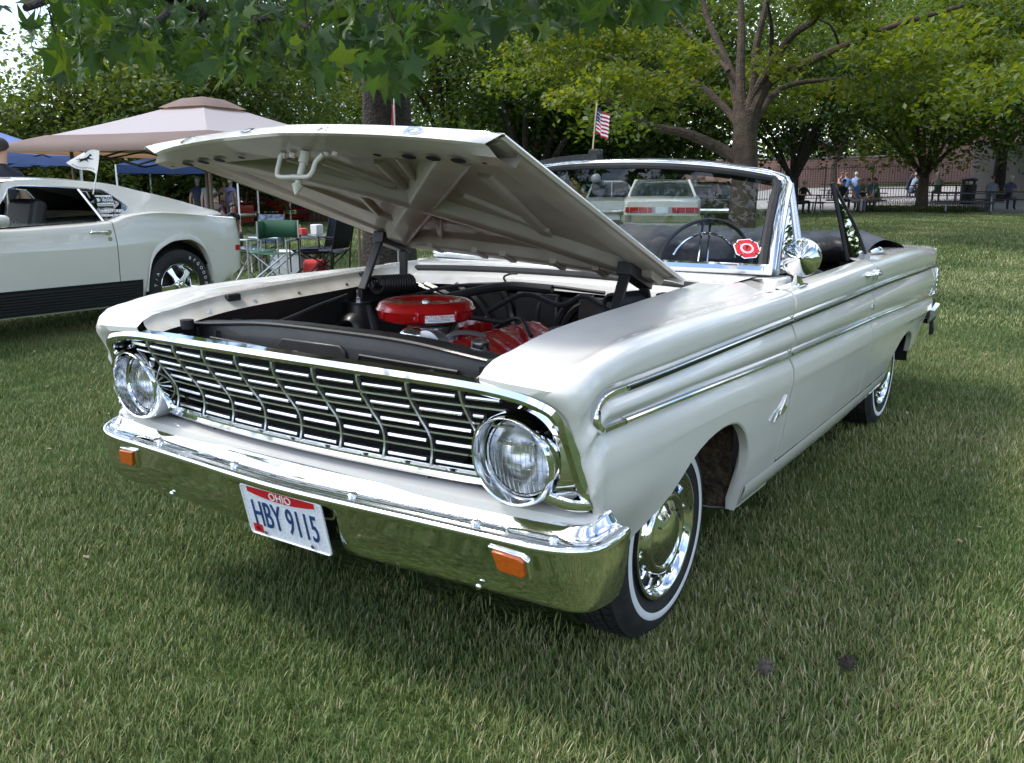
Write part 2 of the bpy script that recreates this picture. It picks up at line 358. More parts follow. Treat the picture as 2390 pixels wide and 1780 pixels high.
# cut the wing where the wheel opening leaves it; inner flange along hood gap
def returns(mb, line, d, flip=False):
    d = Vector(d); a = [Vector(p) for p in line]; mb.grid([a, [p+d for p in a]])
for sgn in (1, -1):
    mx = sgn < 0
    b = MB(); b.grid(rows); returns(b, rows[-1], (-.03, -.001, 0))
    fender = b.obj('fender', WH, car, ang=50, mx=mx)
    g = MB(); top = [Vector(r[0]) for r in rows]; i0 = 3
    g.grid([top[i0:], [p+Vector((-.004, 0, -.012)) for p in top[i0:]], [p+Vector((-.030, 0, -.034)) for p in top[i0:]], [p+Vector((-.045, 0, -.045)) for p in top[i0:]]])
    fl = g.obj('fender_flange', WHI, car, mx=mx)
    for yy in (-.47, -.29, -.10, .13, .33):
        za = float(fzA(yy)); MB().cyl((.583, yy, za-.045), (.586, yy, za-.030), .010, n=6).obj('bolt', CHS, fl, mx=mx)
    for yy in (-.36, .25):
        za = float(fzA(yy)); MB().box((.60, yy, za-.012), (.022, .05, .022)).obj('bump_stop', RUB, fl, mx=mx, bevel=.004)
    # wheel opening lip and dark liner
    arch = [(xlow(y, float(_zb(y))), y, float(_zb(y))) for y in np.linspace(-.43, .345, 60)]
    l = MB(); l.grid([arch, [(x-.004, y, z-.006) for x, y, z in arch], [(x-.030, y, z-.004) for x, y, z in arch], [(x-.032, y, z+.03) for x, y, z in arch]]); l.obj('arch_lip', WH, car, mx=mx)
    l = MB(); th = np.linspace(-.05, math.pi-.02, 30)
    l.grid([[(x, .03-math.cos(t)*ry, .30+math.sin(t)*.36) for t in th] for x, ry in ((.79, .37), (.62, .37), (.40, .36))]); l.grid([[(.40, .03-math.cos(t)*q, .30+math.sin(t)*q) for t in th] for q in (.36, .2, .02)])
    l.obj('wheel_well', UND, car, mx=mx)
    # closing panel behind the wheel (undercoated)
    l = MB(); l.grid([[(x, .36+.03*math.sin(x*40)*0, z) for x in (.805, .74, .66, .55)] for z in (.62, .5, .40, .31, .27)]); l.grid([[(x, .40, z) for x in (.74, .55)] for z in (.62, .27)]); l.obj('splash_panel', UND, car, mx=mx)
    # door
    ysd = np.linspace(.645, 1.775, 14); q = [profile(y, .372)[2:] for y in ysd]
    for r in q: r[0] = Vector((.815, r[0].y, float(fzc(r[0].y))+.006)); r[1] = Vector((.838, r[1].y, float(fzc(r[1].y))+.004))
    q = refine(q); b = MB(); b.grid(q); returns(b, q[0], (-.03, .002, 0)); returns(b, q[-1], (-.03, -.002, 0)); returns(b, q[:, -1], (-.03, 0, .002)); returns(b, q[:, 0], (-.0, 0, -.10))
    door = b.obj('door', WH, car, ang=50, mx=mx)
    for yg in (.6365, 1.780): q_ = MB(); q_.grid([[(float(fXb(yg))-o_, yg+d, z) for d in (-.02, .02)] for o_, z in ((.05, .912), (.03, .89), (.035, .83), (.03, .75), (.025, .65), (.05, .45), (.07, .36))]); q_.obj('shut_line_shade', DRK, car, mx=mx)  # dark strip behind each door gap, painted in for the gap's shade
    # sill below the door
    yr = np.linspace(.348, 2.42, 26)
    s_ = [[(xlow(y, .368)+.002, y, .368), (xlow(y, .35)+.006, y, .352), (xlow(y, .33)+.002, y, .325), (xlow(y, .30), y, .298), (xlow(y, .285)-.012, y, .285), (.74, y, .272), (.70, y, .272)] for y in yr]
    s_ = [[(x, y, z) for x, y, z in r] for r in s_]
    b = MB(); b.grid(s_); b.obj('sill', WH, car, mx=mx)
    # rear quarter panel
    ysq = [1.785, 1.95, 2.1, 2.25, 2.33, 2.36, 2.39, 2.42, 2.46, 2.5, 2.55, 2.6, 2.66, 2.72, 2.79, 2.86, 2.92, 2.98, 3.02, 3.06, 3.085, 3.11, 3.125, 3.14, 3.2, 3.35, 3.5, 3.62, 3.72, 3.80, 3.84]
    q = []
    for y in ysq:
        r = profile(y, max(.372, float(_zb(y))) if y < 2.4 else None)[1:]
        xi = float(np.interp(y, [1.78, 2.1, 2.4, 4], [.80, .74, .60, .60])); zt = float(fzc(y))
        r[0] = Vector((xi, y, zt+.012)); r[1] = Vector((max(xi+.01, .775), y, zt+.004)); q.append(r)
    # pointed tail
    last = [Vector((p.x-.012, p.y+.012, p.z)) for p in q[-1]]; q.append(last); q.append([Vector((p.x-.05, p.y+.016, p.z)) for p in q[-2]])
    q = refine(q); b = MB(); b.grid(q); returns(b, q[0], (-.03, 0, 0)); b.obj('quarter_panel', WH, car, ang=50, mx=mx)
    arch = [(xlow(y, float(_zb(y))), y, float(_zb(y))) for y in np.linspace(2.36, 3.14, 50)]
    l = MB(); l.grid([arch, [(x-.004, y, z-.006) for x, y, z in arch], [(x-.030, y, z-.004) for x, y, z in arch], [(x-.032, y, z+.03) for x, y, z in arch]]); l.obj('arch_lip', WH, car, mx=mx)
    l = MB(); l.grid([[(x, 2.78-math.cos(t)*.37, .29+math.sin(t)*.37) for t in th] for x in (.80, .45)]); l.grid([[(.45, 2.78-math.cos(t)*q_, .29+math.sin(t)*q_) for t in th] for q_ in (.37, .2, .02)]); l.obj('wheel_well', DRK, car, mx=mx)
# deck lid, tail panel, floor and firewall
b = MB(); xs = np.linspace(-.62, .62, 13)
b.grid([[(x, y, zz+.018*(1-(x/.62)**2)) for x in xs] for y, zz in ((2.40, .952), (2.7, .953), (3.1, .938), (3.5, .915), (3.8, .892), (3.85, .86), (3.85, .5))])
b.obj('deck_lid', WH, car)
b = MB(); b.grid([[(x, 3.855, z) for x in np.linspace(-.79, .79, 9)] for z in (.89, .7, .45)]); b.obj('tail_panel', WH, car)
b = MB(); b.box((0, 1.40, .29), (1.0, 3.6, .03)); b.box((0, 1.40, .291), (1.50, 1.8, .028)); b.obj('floor_pan', DRK, car)
# cowl
b = MB(); xs = np.linspace(-.70, .70, 25)
def cwz(x): return .9575+.020*(1-(x/.7)**2)
def wsy(x): return .615+.235*(abs(x)/.745)**2.2
b.grid([[(x, .475, cwz(x)-.075) for x in xs], [(x, .485, cwz(x)-.045) for x in xs], [(x, .53, cwz(x)-.032) for x in xs], [(x, .555, cwz(x)-.03) for x in xs]])
b.grid([[(x, .558, cwz(x)-.03) for x in xs], [(x, .562, cwz(x)-.004) for x in xs], [(x, .575, cwz(x)) for x in xs], [(x, max(wsy(x)+.02, .6), cwz(x)+.004) for x in xs], [(x, max(wsy(x)+.06, .66), cwz(x)+.0) for x in xs]])
cowl = b.obj('cowl', WH, car)
b = MB(); b.tube([(x, .548, cwz(x)-.022) for x in np.linspace(-.60, .60, 24)], .013, 8); b.obj('cowl_seal', RUB, cowl)
for pts in ([(-.12, .50, .90), (-.125, .47, .935), (-.10, .47, .95), (-.06, .46, .955)], [(.33, .49, .90), (.34, .46, .935), (.37, .45, .95)]): MB().tube(cat(pts, 5), .004, 6).obj('washer_nozzle', BKM, cowl)
# fender tops beside the windscreen
for sgn in (1, -1):
    b = MB(); ys = np.concatenate([[.60, .626], np.linspace(.632, .95, 9)])
    b.grid([[(.66, y, .945), (.70, y, float(fzA(min(y, .6)))-.0085), (.785, y, float(fzc(y))-.011), (.812, y, float(fzc(y))-.004), (.836, y, float(fzc(y))-.003)] for y in ys]); b.obj('cowl_side', WH, car, mx=sgn < 0)
MB().box((0, .50, .62), (1.26, .03, .52)).obj('firewall', BKP, car)
for sg in (1, -1):
    b = MB(); b.grid([[(sg*x, y, z) for y in np.linspace(-.62, .50, 12)] for x, z in ((.590, .885), (.575, .80), (.555, .70), (.50, .62), (.40, .58), (.36, .35))])
    inner = b.obj('inner_wing', BKP, car)
    for v in inner.data.vertices:
        if abs(v.co.x) > .585: v.co.z = float(fzA(v.co.y))-.043; v.co.x = math.copysign(.568, v.co.x)
for sg in (1, -1): MB().box((sg*.725, .845, .940), (.12, .16, .034)).obj('pillar_base', WH, car, bevel=.012, seg=3)
# ------------------------------------------------------------------ bumper, grille, lamps
def cpath(x0=.895, y1=-.745, yend=-.50, bow=.0):
    """half plan line of the bumper: centre to the wrapped end"""
    p = [(0, -.748), (.2, -.740), (.45, -.724), (.65, -.712), (.76, -.706), (.82, -.699), (.862, -.682), (.889, -.655), (.903, -.62), (.909, -.585), (.909, -.555)]
    return p
bm_ = MB()
half = [Vector((x, y, 0)) for x, y in cpath()]
full = [Vector((-p.x, p.y, 0)) for p in half[:0:-1]]+half
full = cat(full, 6)
def bump_rows():
    rows = []
    for i, p in enumerate(full):
        d = (full[min(i+1, len(full)-1)]-full[max(i-1, 0)]).normalized(); nrm = Vector((d.y, -d.x, 0))   # outward (forward)
        ax = abs(p.x); t = float(smst(.74, .90, ax)); e = float(smst(-.68, -.56, p.y))
        dip = float(smst(.158, .186, ax))      # cut-out for the number plate in the lower edge
        zt = .008*(1-min(1, ax/.7))
        up = .016*t*e+.008*t                       # ends sweep upward
        lowz = .345+.055*(1-dip)+.010*t
        rc = .040*(1-dip)
        pr = [(-.105+.02*t, .535+zt+up), (-.090, .546+zt+up), (-.078, .546+zt+up), (-.064, .535+up), (-.045, .518+up), (-.028, .513+up), (-.014, .516+up), (-.003, .514+up), (.002, .505+up), (-.001, .492+up), (-.006, .470), (-.012, .44), (-.022, .40), (-.034, .372), (-.052, .352), (-.072, .345), (-.09, .350)]
        rr = []
        for n_, z in pr:
            if z < .44: z = lowz+(z-.345)*(.44-lowz)/.095
            k = n_*(1-.35*t)-(rc if z < .487 else 0)
            rr.append(p+nrm*k+Vector((0, 0, z)))
        rows.append(rr)
    return rows
br = bump_rows(); bm_.grid(refine(br, 3))
for r in (br[0], br[-1]): bm_.add(r, [tuple(range(len(r)))])
bumper = bm_.obj('front_bumper', CH, car, ang=60)
for x in (-.82, -.58, -.22, .22, .58, .78):
    y = float(np.interp(abs(x), [q[0] for q in cpath()], [q[1] for q in cpath()]))
    MB().ball((x, y+.043, .519+.012*float(smst(.74, .90, abs(x)))), .013, 14, 8, (1, 1, .5)).obj('bumper_bolt', CH, bumper)
for x in (-.52, -.36, .36, .60):
    MB().ball((x, -.692, .372), .009, 12, 6, (1, .6, .8)).obj('bumper_bolt', CH, bumper)
for sg in (1, -1):   # indicator lamps let into the bumper face
    o = [(.642, .492), (.730, .486), (.746, .474), (.748, .432), (.736, .423), (.668, .427), (.656, .434)]
    yb = lambda x: float(np.interp(abs(x), [q[0] for q in cpath()], [q[1] for q in cpath()]))
    yy = lambda x, z: yb(x)-.002+(.49-z)*.16
    q = MB(); q.prism([(sg*x, yy(x, z)-.004, z) for x, z in o], (0, .03, 0)); bz = q.obj('indicator_bezel', CH, bumper, bevel=.004, smooth=True)
    o2 = [(.656, .4835), (.726, .4785), (.736, .470), (.738, .439), (.730, .4315), (.676, .435), (.667, .440)]
    q = MB(); q.prism([(sg*x, yy(x, z)-.010, z) for x, z in o2], (0, .02, 0)); q.obj('indicator_lens', AMB, bz, bevel=.003)
# valance between bumper and grille
b = MB(); xs = np.linspace(-.86, .86, 31)
b.grid([[(x, -.585, .570) for x in xs], [(x, -.625+.02*(x/.86)**2, .572) for x in xs], [(x, -.662+.04*(abs(x)/.86)**2, .560) for x in xs], [(x, -.668+.04*(abs(x)/.86)**2, .535) for x in xs], [(x, -.655, .47) for x in xs]])
for v_ in (1,): pass
b.obj('front_valance', WH, car)
# number plate
pl = MB(); Mp = frame((0, -.722, .416), (1, 0, 0), (0, -.22, 1))
def rrect(w_, h_, r, n=5):
    o = []
    for cx, cy_, a0 in ((w_/2-r, h_/2-r, 0), (-w_/2+r, h_/2-r, 90), (-w_/2+r, -h_/2+r, 180), (w_/2-r, -h_/2+r, 270)):
        o += [(cx+r*math.cos(R(a0+90*i/n)), cy_+r*math.sin(R(a0+90*i/n))) for i in range(n+1)]
    return o
pl.prism([Mp @ Vector((x, y, -.002)) for x, y in rrect(.305, .155, .012)], Mp.to_3x3() @ Vector((0, 0, .002)))
PLM = mat('plate_white', (.80, .82, .86), .45, noise=(160, .12, (.62, .66, .74), 2))
plate = pl.obj('number_plate', PLM, car, smooth=False)
b = MB(); b.tube([Mp @ Vector((x, y, .001)) for x, y in rrect(.300, .150, .011)], .0022, 5, closed=True); b.obj('plate_rim', WTX, plate)
poly = [(-.125, .0745), (.125, .0745), (.125, .057)]+[(.125-.25*i/12, .057-.012*(1-((i-6)/6)**2)) for i in range(1, 12)]+[(-.125, .057)]
b = MB(); b.prism([Mp @ Vector((x, y, .0005)) for x, y in poly], Mp.to_3x3() @ Vector((0, 0, .0008))); b.obj('plate_banner', RTX, plate, smooth=False)
text_mesh('plate_state', 'OHIO', .032, WTX, plate, Mp @ Matrix.Translation((-.0, .058, .0020)))
text_mesh('plate_characters', 'HBY 9115', .112, BTX, plate, Mp @ Matrix.Translation((0, -.010, .0014)), sx=.53, ext=.0012)
b = MB(); b.prism([Mp @ Vector((x, y, .0006)) for x, y in ((-.135, -.068), (-.100, -.068), (-.100, -.043), (-.135, -.043))], Mp.to_3x3() @ Vector((0, 0, .001))); b.obj('plate_sticker', RTX, plate, smooth=False)
text_mesh('sticker_number', '43', .016, KTX, plate, Mp @ Matrix.Translation((-.1175, -.056, .0020)))
for x in (-.088, .088): MB().cyl(Mp @ Vector((x, -.063, 0)), Mp @ Vector((x, -.063, .004)), .006, n=10).obj('plate_screw', CHS, plate)
b = MB(); b.box((0, -.66, .40), (.20, .04, .08)); b.obj('plate_bracket', BKM, plate)

grille = MB(); gpr = [(-.727, .822), (-.716, .795), (-.700, .770), (-.676, .735), (-.652, .702), (-.639, .672), (-.637, .645), (-.644, .612)]
gz_ = pch([-z for _, z in gpr], [y for y, _ in gpr])
def gy(x, z): return float(gz_(-z))+.040*(abs(x)/.6)**2
grille.sweep(cat([(-0.843, -0.608, 0.604), (-0.832, -0.622, 0.63), (-0.818, -0.636, 0.69), (-0.803, -0.654, 0.76), (-0.79, -0.67, 0.797), (-0.763, -0.682, 0.818), (-0.7, -0.688, 0.833), (-0.58, -0.698, 0.843), (-0.3, -0.722, 0.85), (0, -0.73, 0.852), (0.3, -0.722, 0.85), (0.58, -0.698, 0.843), (0.7, -0.688, 0.833), (0.763, -0.682, 0.818), (0.79, -0.67, 0.797), (0.803, -0.654, 0.76), (0.818, -0.636, 0.69), (0.832, -0.622, 0.63), (0.843, -0.608, 0.604)], 5),
             [(-.012, -.014), (.012, -.016), (.018, -.006), (.016, .004), (.004, .012), (-.012, .010)], up=(0, -.5, .85))
GR = grille.obj('grille', CH, car, ang=30)
b = MB(); b.sweep([(x, gy(x, .605)-.004, .602) for x in np.linspace(-.62, .62, 24)], [(-.010, -.016), (.006, -.016), (.012, -.008), (.006, 0), (.012, .008), (.004, .014), (-.010, .012)]); b.obj('lower_moulding', CH, GR)
for sg in (1, -1):  # foot of the headlamp surround
    b = MB(); b.tube(cat([(sg*.843, -.608, .604), (sg*.835, -.62, .592), (sg*.81, -.635, .592), (sg*.785, -.645, .598), (sg*.75, -.65, .607)], 5), [.014]*21, 8, flat=.6); b.obj('surround_foot', CH, GR)
xsb = [-.56, -.42, -.28, -.14, 0, .14, .28, .42, .56]
zsr = np.linspace(.812, .626, 9)
for x in xsb:
    b = MB(); b.sweep([(x, gy(x, z)-.008, z) for z in np.linspace(.835, .606, 22)], [(-.0032, -.006), (.0032, -.006), (.0032, .004), (0, .007), (-.0032, .004)], up=(0, -1, .01)); b.obj('vertical_bar', ALB, GR)
xall = [-.70]+xsb+[.70]
for i, z in enumerate(zsr):
    if i % 2:
        b = MB(); b.sweep([(x, gy(x, z)-.001, z) for x in np.linspace(-.66, .66, 28)], [(-.006, -.0030), (.006, -.0022), (.006, .0022), (-.006, .0030)]); b.obj('horizontal_bar', ALB, GR)
    else:
        for a, c in zip(xall[:-1], xall[1:]):
            a2 = max(a+.014, -.655); c2 = min(c-.014, .655); 
            if z < .78 and (c2 > .6 or a2 < -.6): a2 = max(a2, -.60); c2 = min(c2, .60)
            if c2-a2 < .015: continue
            b = MB(); b.sweep([(x, gy(x, z)-.006, z) for x in np.linspace(a2, c2, 4)], [(-.008, -.0038), (.006, -.0038), (.008, .0), (.006, .0038), (-.008, .0038)]); b.obj('grille_block', ALB, GR)
    for x in xsb if i % 2 == 0 else ():
        b = MB(); b.box((x, gy(x, z)+.004, z), (.034, .008, .008)); b.obj('bar_clip', BKM, GR)
for sg in (1, -1):
    for z in (.80, .783, .764, .744): 
        b = MB(); b.beam((sg*.765, -.66+(.8-z)*.3, z), (sg*(.805-(z-.74)*.25), -.648+(.8-z)*.3, z-.002), .008, .005); b.obj('corner_slat', CHS, GR)
b = MB(); b.grid([[(x, gy(x, z)+.035, z) for x in np.linspace(-.80, .80, 17)] for z in (.835, .80, .76, .72, .68, .64, .60, .54)]); b.obj('grille_backing', DRK, car)
for sg in (1, -1):
    HX, HZ = sg*.678, .680; DY = .045
    l = MB(); l.lathe([(-.59, .112), (-.63, .112), (-.672, .111), (-.700, .1085), (-.722, .1045), (-.728, .1005), (-.726, .0965), (-.715, .0945), (-.69, .0925), (-.665, .0915)], (HX, DY, HZ), 'y', 64)
    # eyelid: the top of the rim leans forward over the lamp
    l.v = [(x, y-(.020 if z > HZ else .006)*(z-HZ)/.11*min(1, max(0, (-.56-y)/.1)), z) for x, y, z in l.v]
    bez = l.obj('headlamp', CH, car, ang=50)
    b = MB(); fan = []
    fk = pch([-95, -70, -50, -30, -15, 0, 20, 40, 60, 80, 105, 130], [.107, .113, .128, .148, .150, .142, .140, .154, .158, .140, .118, .108])
    for a in np.linspace(-92, 125, 40): fan.append((math.cos(R(a)), math.sin(R(a)), float(fk(a))))
    b.grid([[(HX+sg*ca*(.106+(k-.106)*t), -.648+.018*t+.04*max(0, -(sa))*t, HZ+sa*(.106+(k-.106)*t)) for ca, sa, k in fan] for t in (0, .35, .7, 1)]); b.obj('bezel_wing', CH, bez)
    b = MB(); b.lathe([(-.672, .0925), (-.684, .0915), (-.688, .088), (-.684, .0855)], (HX, DY, HZ), 'y', 56); b.obj('retaining_ring', CH, bez)
    b = MB(); b.lathe([(-.682-.020*(1-(r/.086)**2), max(r, .0001)) for r in np.linspace(.086, 0, 9)], (HX, DY, HZ), 'y', 48); b.obj('lens', GLV, bez)
    b = MB(); b.lathe([(-.675+.06*(1-(r/.084)**2), max(r, .0001)) for r in np.linspace(.084, 0, 8)], (HX, DY, HZ), 'y', 40); b.cyl((HX, -.58, HZ-.02), (HX, -.58, HZ+.02), .006); b.obj('reflector', CHS, bez)
    b = MB()
    for k in range(-6, 7):
        xx = k*.0125; hh = math.sqrt(max(0, .083**2-xx**2))
        zz = np.linspace(-hh, hh*.55, 8); b.tube([(HX+xx, -.6385-.0195*(1-(xx*xx+z*z)/.086**2), HZ+z) for z in zz], .0011, 4)
    for zz0 in (-.05, -.02, .012, .04):
        hh = math.sqrt(.083**2-zz0**2); b.tube([(HX+q, -.6385-.0195*(1-(q*q+zz0*zz0)/.086**2), HZ+zz0) for q in np.linspace(-hh, hh, 12)], .0010, 4)
    b.obj('lens_rib', GLV, bez)
# ------------------------------------------------------------------ hood, standing open
HA = R(21.5); HO = Vector((0, .36, .987)); HD = Vector((0, -math.cos(HA), math.sin(HA))); HN = Vector((0, math.sin(HA), math.cos(HA)))
def hp(x, u, n=0.): return HO+Vector((x, 0, 0))+HD*u+HN*(n+.095*max(0., 1-u/1.05)*(.5-x/1.244))   # the open hood sits a little higher on its far hinge
def crown(x, u): return .028*(1-(x/.622)**2)*min(1, .35+u)
def uf(x): return 1.048+.030*(1-abs(x)/.622)        # where the top folds into the nose face
b = MB(); xs = np.linspace(-.622, .622, 33); rws = []
for k in range(15):
    t = k/14; rws.append([hp(x, uf(x)*t, crown(x, uf(x)*t)-.003*(1 if abs(x) > .6 else 0)) for x in xs])
def nosep(x, t): a = (abs(x)/.622)**3; return hp(x*(1-.08*t*a), uf(x)+(.043-.046*a)*t, crown(x, 1)-(.041-.019*a)*t**1.1)
for t in (.06, .2, .5, .8, .94, 1.0): rws.append([nosep(x, t) for x in xs])
rws.append([nosep(x, 1.0)+HD*(-.014)-HN*.001 for x in xs])
b.grid(rws)
# rolled side and rear edges
for sg in (0, -1):
    e = [r[sg] for r in rws[:15]]; s_ = -1 if sg == 0 else 1
    b.grid([e, [p+Vector((s_*.002, 0, 0))-HN*.005 for p in e], [p+Vector((-s_*.010, 0, 0))-HN*.008 for p in e]])
b.grid([rws[0], [p-HN*.018+HD*(-.004) for p in rws[0]], [p-HN*.020+HD*.015 for p in rws[0]]])
hood = b.obj('hood', WH, car, ang=30)
# inner skin (dull), then the pressed frame
b = MB(); b.grid([[hp(x*.985, uf(x)*t*.99+.005, crown(x, uf(x)*t)-.008) for x in xs] for t in np.linspace(0, 1, 12)])
hin = b.obj('hood_lining', HUN, hood)
hat = lambda w_, h_: [(-w_, .003), (-w_*.80, -h_*.25), (-w_*.66, -h_*.9), (-w_*.5, -h_), (w_*.5, -h_), (w_*.66, -h_*.9), (w_*.80, -h_*.25), (w_, .003)]
def hbeam(pts, w_, h_, name='hood_brace', n=14, m=HUN):
    q = MB(); path = []
    for (x0, u0), (x1, u1) in zip(pts[:-1], pts[1:]):
        for k in range(n): t = k/n; x = x0+(x1-x0)*t; u = u0+(u1-u0)*t; path.append(hp(x, u, crown(x, u)-.010))
    x, u = pts[-1]; path.append(hp(x, u, crown(x, u)-.010))
    q.sweep(path, hat(w_, h_), up=HN); return q.obj(name, m, hood, ang=50)
hbeam([(-.47, .10), (.43, .96)], .060, .032); hbeam([(.47, .10), (-.43, .96)], .0605, .0315)
for sg in (1, -1):
    hbeam([(sg*.545, .03), (sg*.548, 1.02)], .055, .009, 'side_frame')
hbeam([(-.56, .055), (.56, .055)], .062, .030, 'rear_frame')
for x in (-.32, -.12, .0, .20, .36):
    hbeam([(x, .02), (x+.004, .10)], .018, .036, 'stiffener')
# front header plate with its lightening holes
q = MB(); q.grid([[hp(x, .96+.02*(1-abs(x)/.6), crown(x, 1)-.043) for x in xs*.97], [hp(x, 1.02+.035*(1-abs(x)/.622), crown(x, 1)-.0455) for x in xs*.955], [nosep(x, .97)+HD*(-.012)-HN*.001 for x in xs]])
q.grid([[hp(x, .96+.02*(1-abs(x)/.6), crown(x, 1)-.043) for x in xs*.97], [hp(x, .945+.02*(1-abs(x)/.6), crown(x, 1)-.012) for x in xs*.97]])
header = q.obj('hood_header', HUN, hood)
for sg in (1, -1):
    for x, r in ((.24, .012), (.335, .020), (.405, .020), (.475, .020), (.545, .007)):
        c = hp(sg*x, .993+.030*(1-x/.622), crown(x, 1)-.0500); q = MB()
        q.add([c+Vector((math.cos(a)*r, 0, 0))+HD*(math.sin(a)*r*.72)-HN*.0015 for a in np.linspace(0, 2*math.pi, 21)[:-1]], [tuple(range(20))]); q.obj('lightening_hole', DRK, header, smooth=False)
# pressed beads in the skin between the braces
for sg in (1, -1):
    for pts, w_ in (([(sg*.40, .80), (sg*.30, .30)], .022), ([(sg*.20, .62), (sg*.33, .36)], .014), ([(sg*.10, .86), (sg*.02, .66)], .016), ([(sg*.20, .90), (sg*.12, .72)], .012), ([(sg*.07, .38), (sg*.24, .14)], .014)): hbeam(pts, w_, .010, 'pressed_bead')
q = MB(); q.tube(cat([hp(-.068, 1.03, -.030), hp(-.068, 1.03, -.05), hp(-.066, 1.03, -.078), hp(-.052, 1.03, -.088), hp(.0, 1.03, -.088), hp(.045, 1.03, -.088), hp(.058, 1.03, -.075), hp(.062, 1.03, -.05), hp(.080, 1.03, -.030)], 6), .0060, 10); q.obj('safety_catch', WHI, hood)
q = MB(); q.cyl(hp(.005, 1.018, -.02), hp(.005, 1.018, -.048), .013); q.cyl(hp(.005, 1.018, -.045), hp(.005, 1.018, -.105), .0085); q.tube([hp(.005, 1.018, -.100), hp(.005, 1.018, -.106), hp(.005, 1.018, -.130)], [.0085, .0145, .003], 12); q.obj('striker_pin', WHI, hood)
for x in (-.085, -.05, .07, .10): MB().cyl(hp(x, 1.01, -.018), hp(x, 1.01, -.028), .008, n=6).obj('catch_bolt', WHI, hood)
for i, (ch, x) in enumerate((('F', -.40), ('O', -.135), ('R', .135), ('D', .40))):
    c = nosep(x, .56); tx = (nosep(x+.02, .50)-nosep(x-.02, .50)); ty = nosep(x, .35)-nosep(x, .65)
    fm = frame(c, tx, ty); fm.translation = c+fm.to_3x3() @ Vector((0, 0, .0012))
    text_mesh('nameplate_letter', ch, .040, CH, hood, fm, ext=.0025, sx=1.7, bold=.001)
# hinges and their coil springs
for sg in (1, -1):
    q = MB(); q.beam(hp(sg*.50, .17, -.035), hp(sg*.50, .005, -.035), .05, .04); q.beam(hp(sg*.50, .155, -.045), (sg*.505, .13, .90), .012, .034, up=(1, 0, 0)); q.beam(hp(sg*.50, .02, -.045), (sg*.51, .36, .86), .012, .034, up=(1, 0, 0))
    q.box((sg*.535, .28, .875), (.02, .26, .06)); hg = q.obj('hood_hinge', BKM, car, bevel=.003)
    sp = []; n = 12*14
    for k in range(n+1): t = k/n; a = t*2*math.pi*14; sp.append((sg*.475+math.cos(a)*.031, .165+t*.20, .915-.010*t+math.sin(a)*.031))
    q = MB(); q.tube(sp, .0050, 6); q.obj('hinge_spring', BKM, hg)
    q = MB(); q.tube([(sg*.475, .15, .915), (sg*.475, .38, .903)], .010, 8); q.obj('spring_rod', BKM, hg)
# ------------------------------------------------------------------ engine bay
rs = MB(); xs = np.linspace(-.60, .60, 41)
def rsz(x): return .858+.030*math.exp(-(x/.45)**4)
prf = [(-.532, -.10), (-.535, -.012), (-.528, -.002), (-.51, .002), (-.462, -.002), (-.455, -.012)]
rs.grid([[(x, y+.01*(x/.6)**2, rsz(x)+dz) for x in xs] for y, dz in prf])
rad = rs.obj('radiator_support', BKP, car)
q = MB(); q.grid([[(x, -.525, z) for x in np.linspace(-.60, .60, 5)] for z in (.77, .55)]); q.obj('radiator_core', DRK, rad)
q = MB(); q.prism([(-.20, -.542, .735), (.06, -.542, .735), (.06, -.542, .835), (.04, -.542, .85), (-.18, -.542, .85), (-.20, -.542, .83)], (0, .008, 0)); q.obj('latch_plate', BKP, rad, bevel=.004)
for x, z in ((-.17, .80), (.03, .80), (-.40, .79), (.20, .79), (.34, .80)): MB().lathe([(-.548, .004), (-.552, .010), (-.546, .015), (-.532, .016)], (x, 0, z), 'y', 12).obj('support_bolt', BKM, rad)
for x, y, z in ((-.20, -.675, .838), (-.47, -.655, .835), (.02, -.68, .840), (.44, -.655, .836)): MB().cyl((x, y, z), (x, y, z+.014), .010, n=6).obj('bolt', CHS, rad)
for sg in (1, -1): MB().cyl((sg*.560, -.565, .845), (sg*.560, -.565, .872), .020, n=14).obj('bump_stop', RUB, rad)
q = MB(); q.grid([[(x, -.70+.03*(x/.6)**2, .835) for x in np.linspace(-.60, .60, 9)], [(x, -.66, .820) for x in np.linspace(-.60, .60, 9)], [(x, -.61, .80) for x in np.linspace(-.60, .60, 9)], [(x, -.53, .79) for x in np.linspace(-.60, .60, 9)]]); q.obj('grille_shelf', BKP, rad)
q = MB(); q.lathe([(0, .001), (0, .020), (.006, .023), (.022, .023), (.028, .017), (.030, .006), (.030, .001)], (.412, -.42, .858), 'z', 20); q.cyl((.412, -.42, .835), (.412, -.42, .858), .017); q.obj('radiator_cap', CHS, car)
q = MB(); q.box((.25, -.42, .825), (.5, .06, .05)); q.obj('radiator_tank', BKP, car, bevel=.012)
eng = MB(); eng.box((.02, .02, .60), (.36, .58, .22)); eng.box((.02, -.22, .60), (.30, .10, .22)); eng.obj('engine_block', BKP, car, bevel=.02)
ACX, ACY, ACK, ACZ = -.065, -.05, .79, .030
q = MB(); q.lathe([(.85+(z_-.85)*.80+ACZ, r_*ACK) for z_, r_ in [(.812, .001), (.812, .085), (.815, .165), (.822, .183), (.83, .189), (.846, .190), (.858, .196), (.861, .198), (.864, .196), (.872, .190), (.884, .184), (.892, .168), (.894, .150), (.890, .118), (.884, .100), (.879, .092), (.882, .06), (.884, .03), (.884, .001)]], (ACX, ACY, 0), 'z', 72)
air = q.obj('air_cleaner', REDP, car, ang=50)
for a in (200, 250, 300, 345): MB().box((ACX+.152*math.cos(R(a)), ACY+.152*math.sin(R(a)), .850+ACZ), (.012, .012, .03)).obj('clip', REDP, air, bevel=.003)
MB().lathe([(.877+ACZ, .012), (.884+ACZ, .012), (.887+ACZ, .006), (.887+ACZ, .001)], (ACX, ACY, 0), 'z', 12).obj('wing_nut', CHS, air)
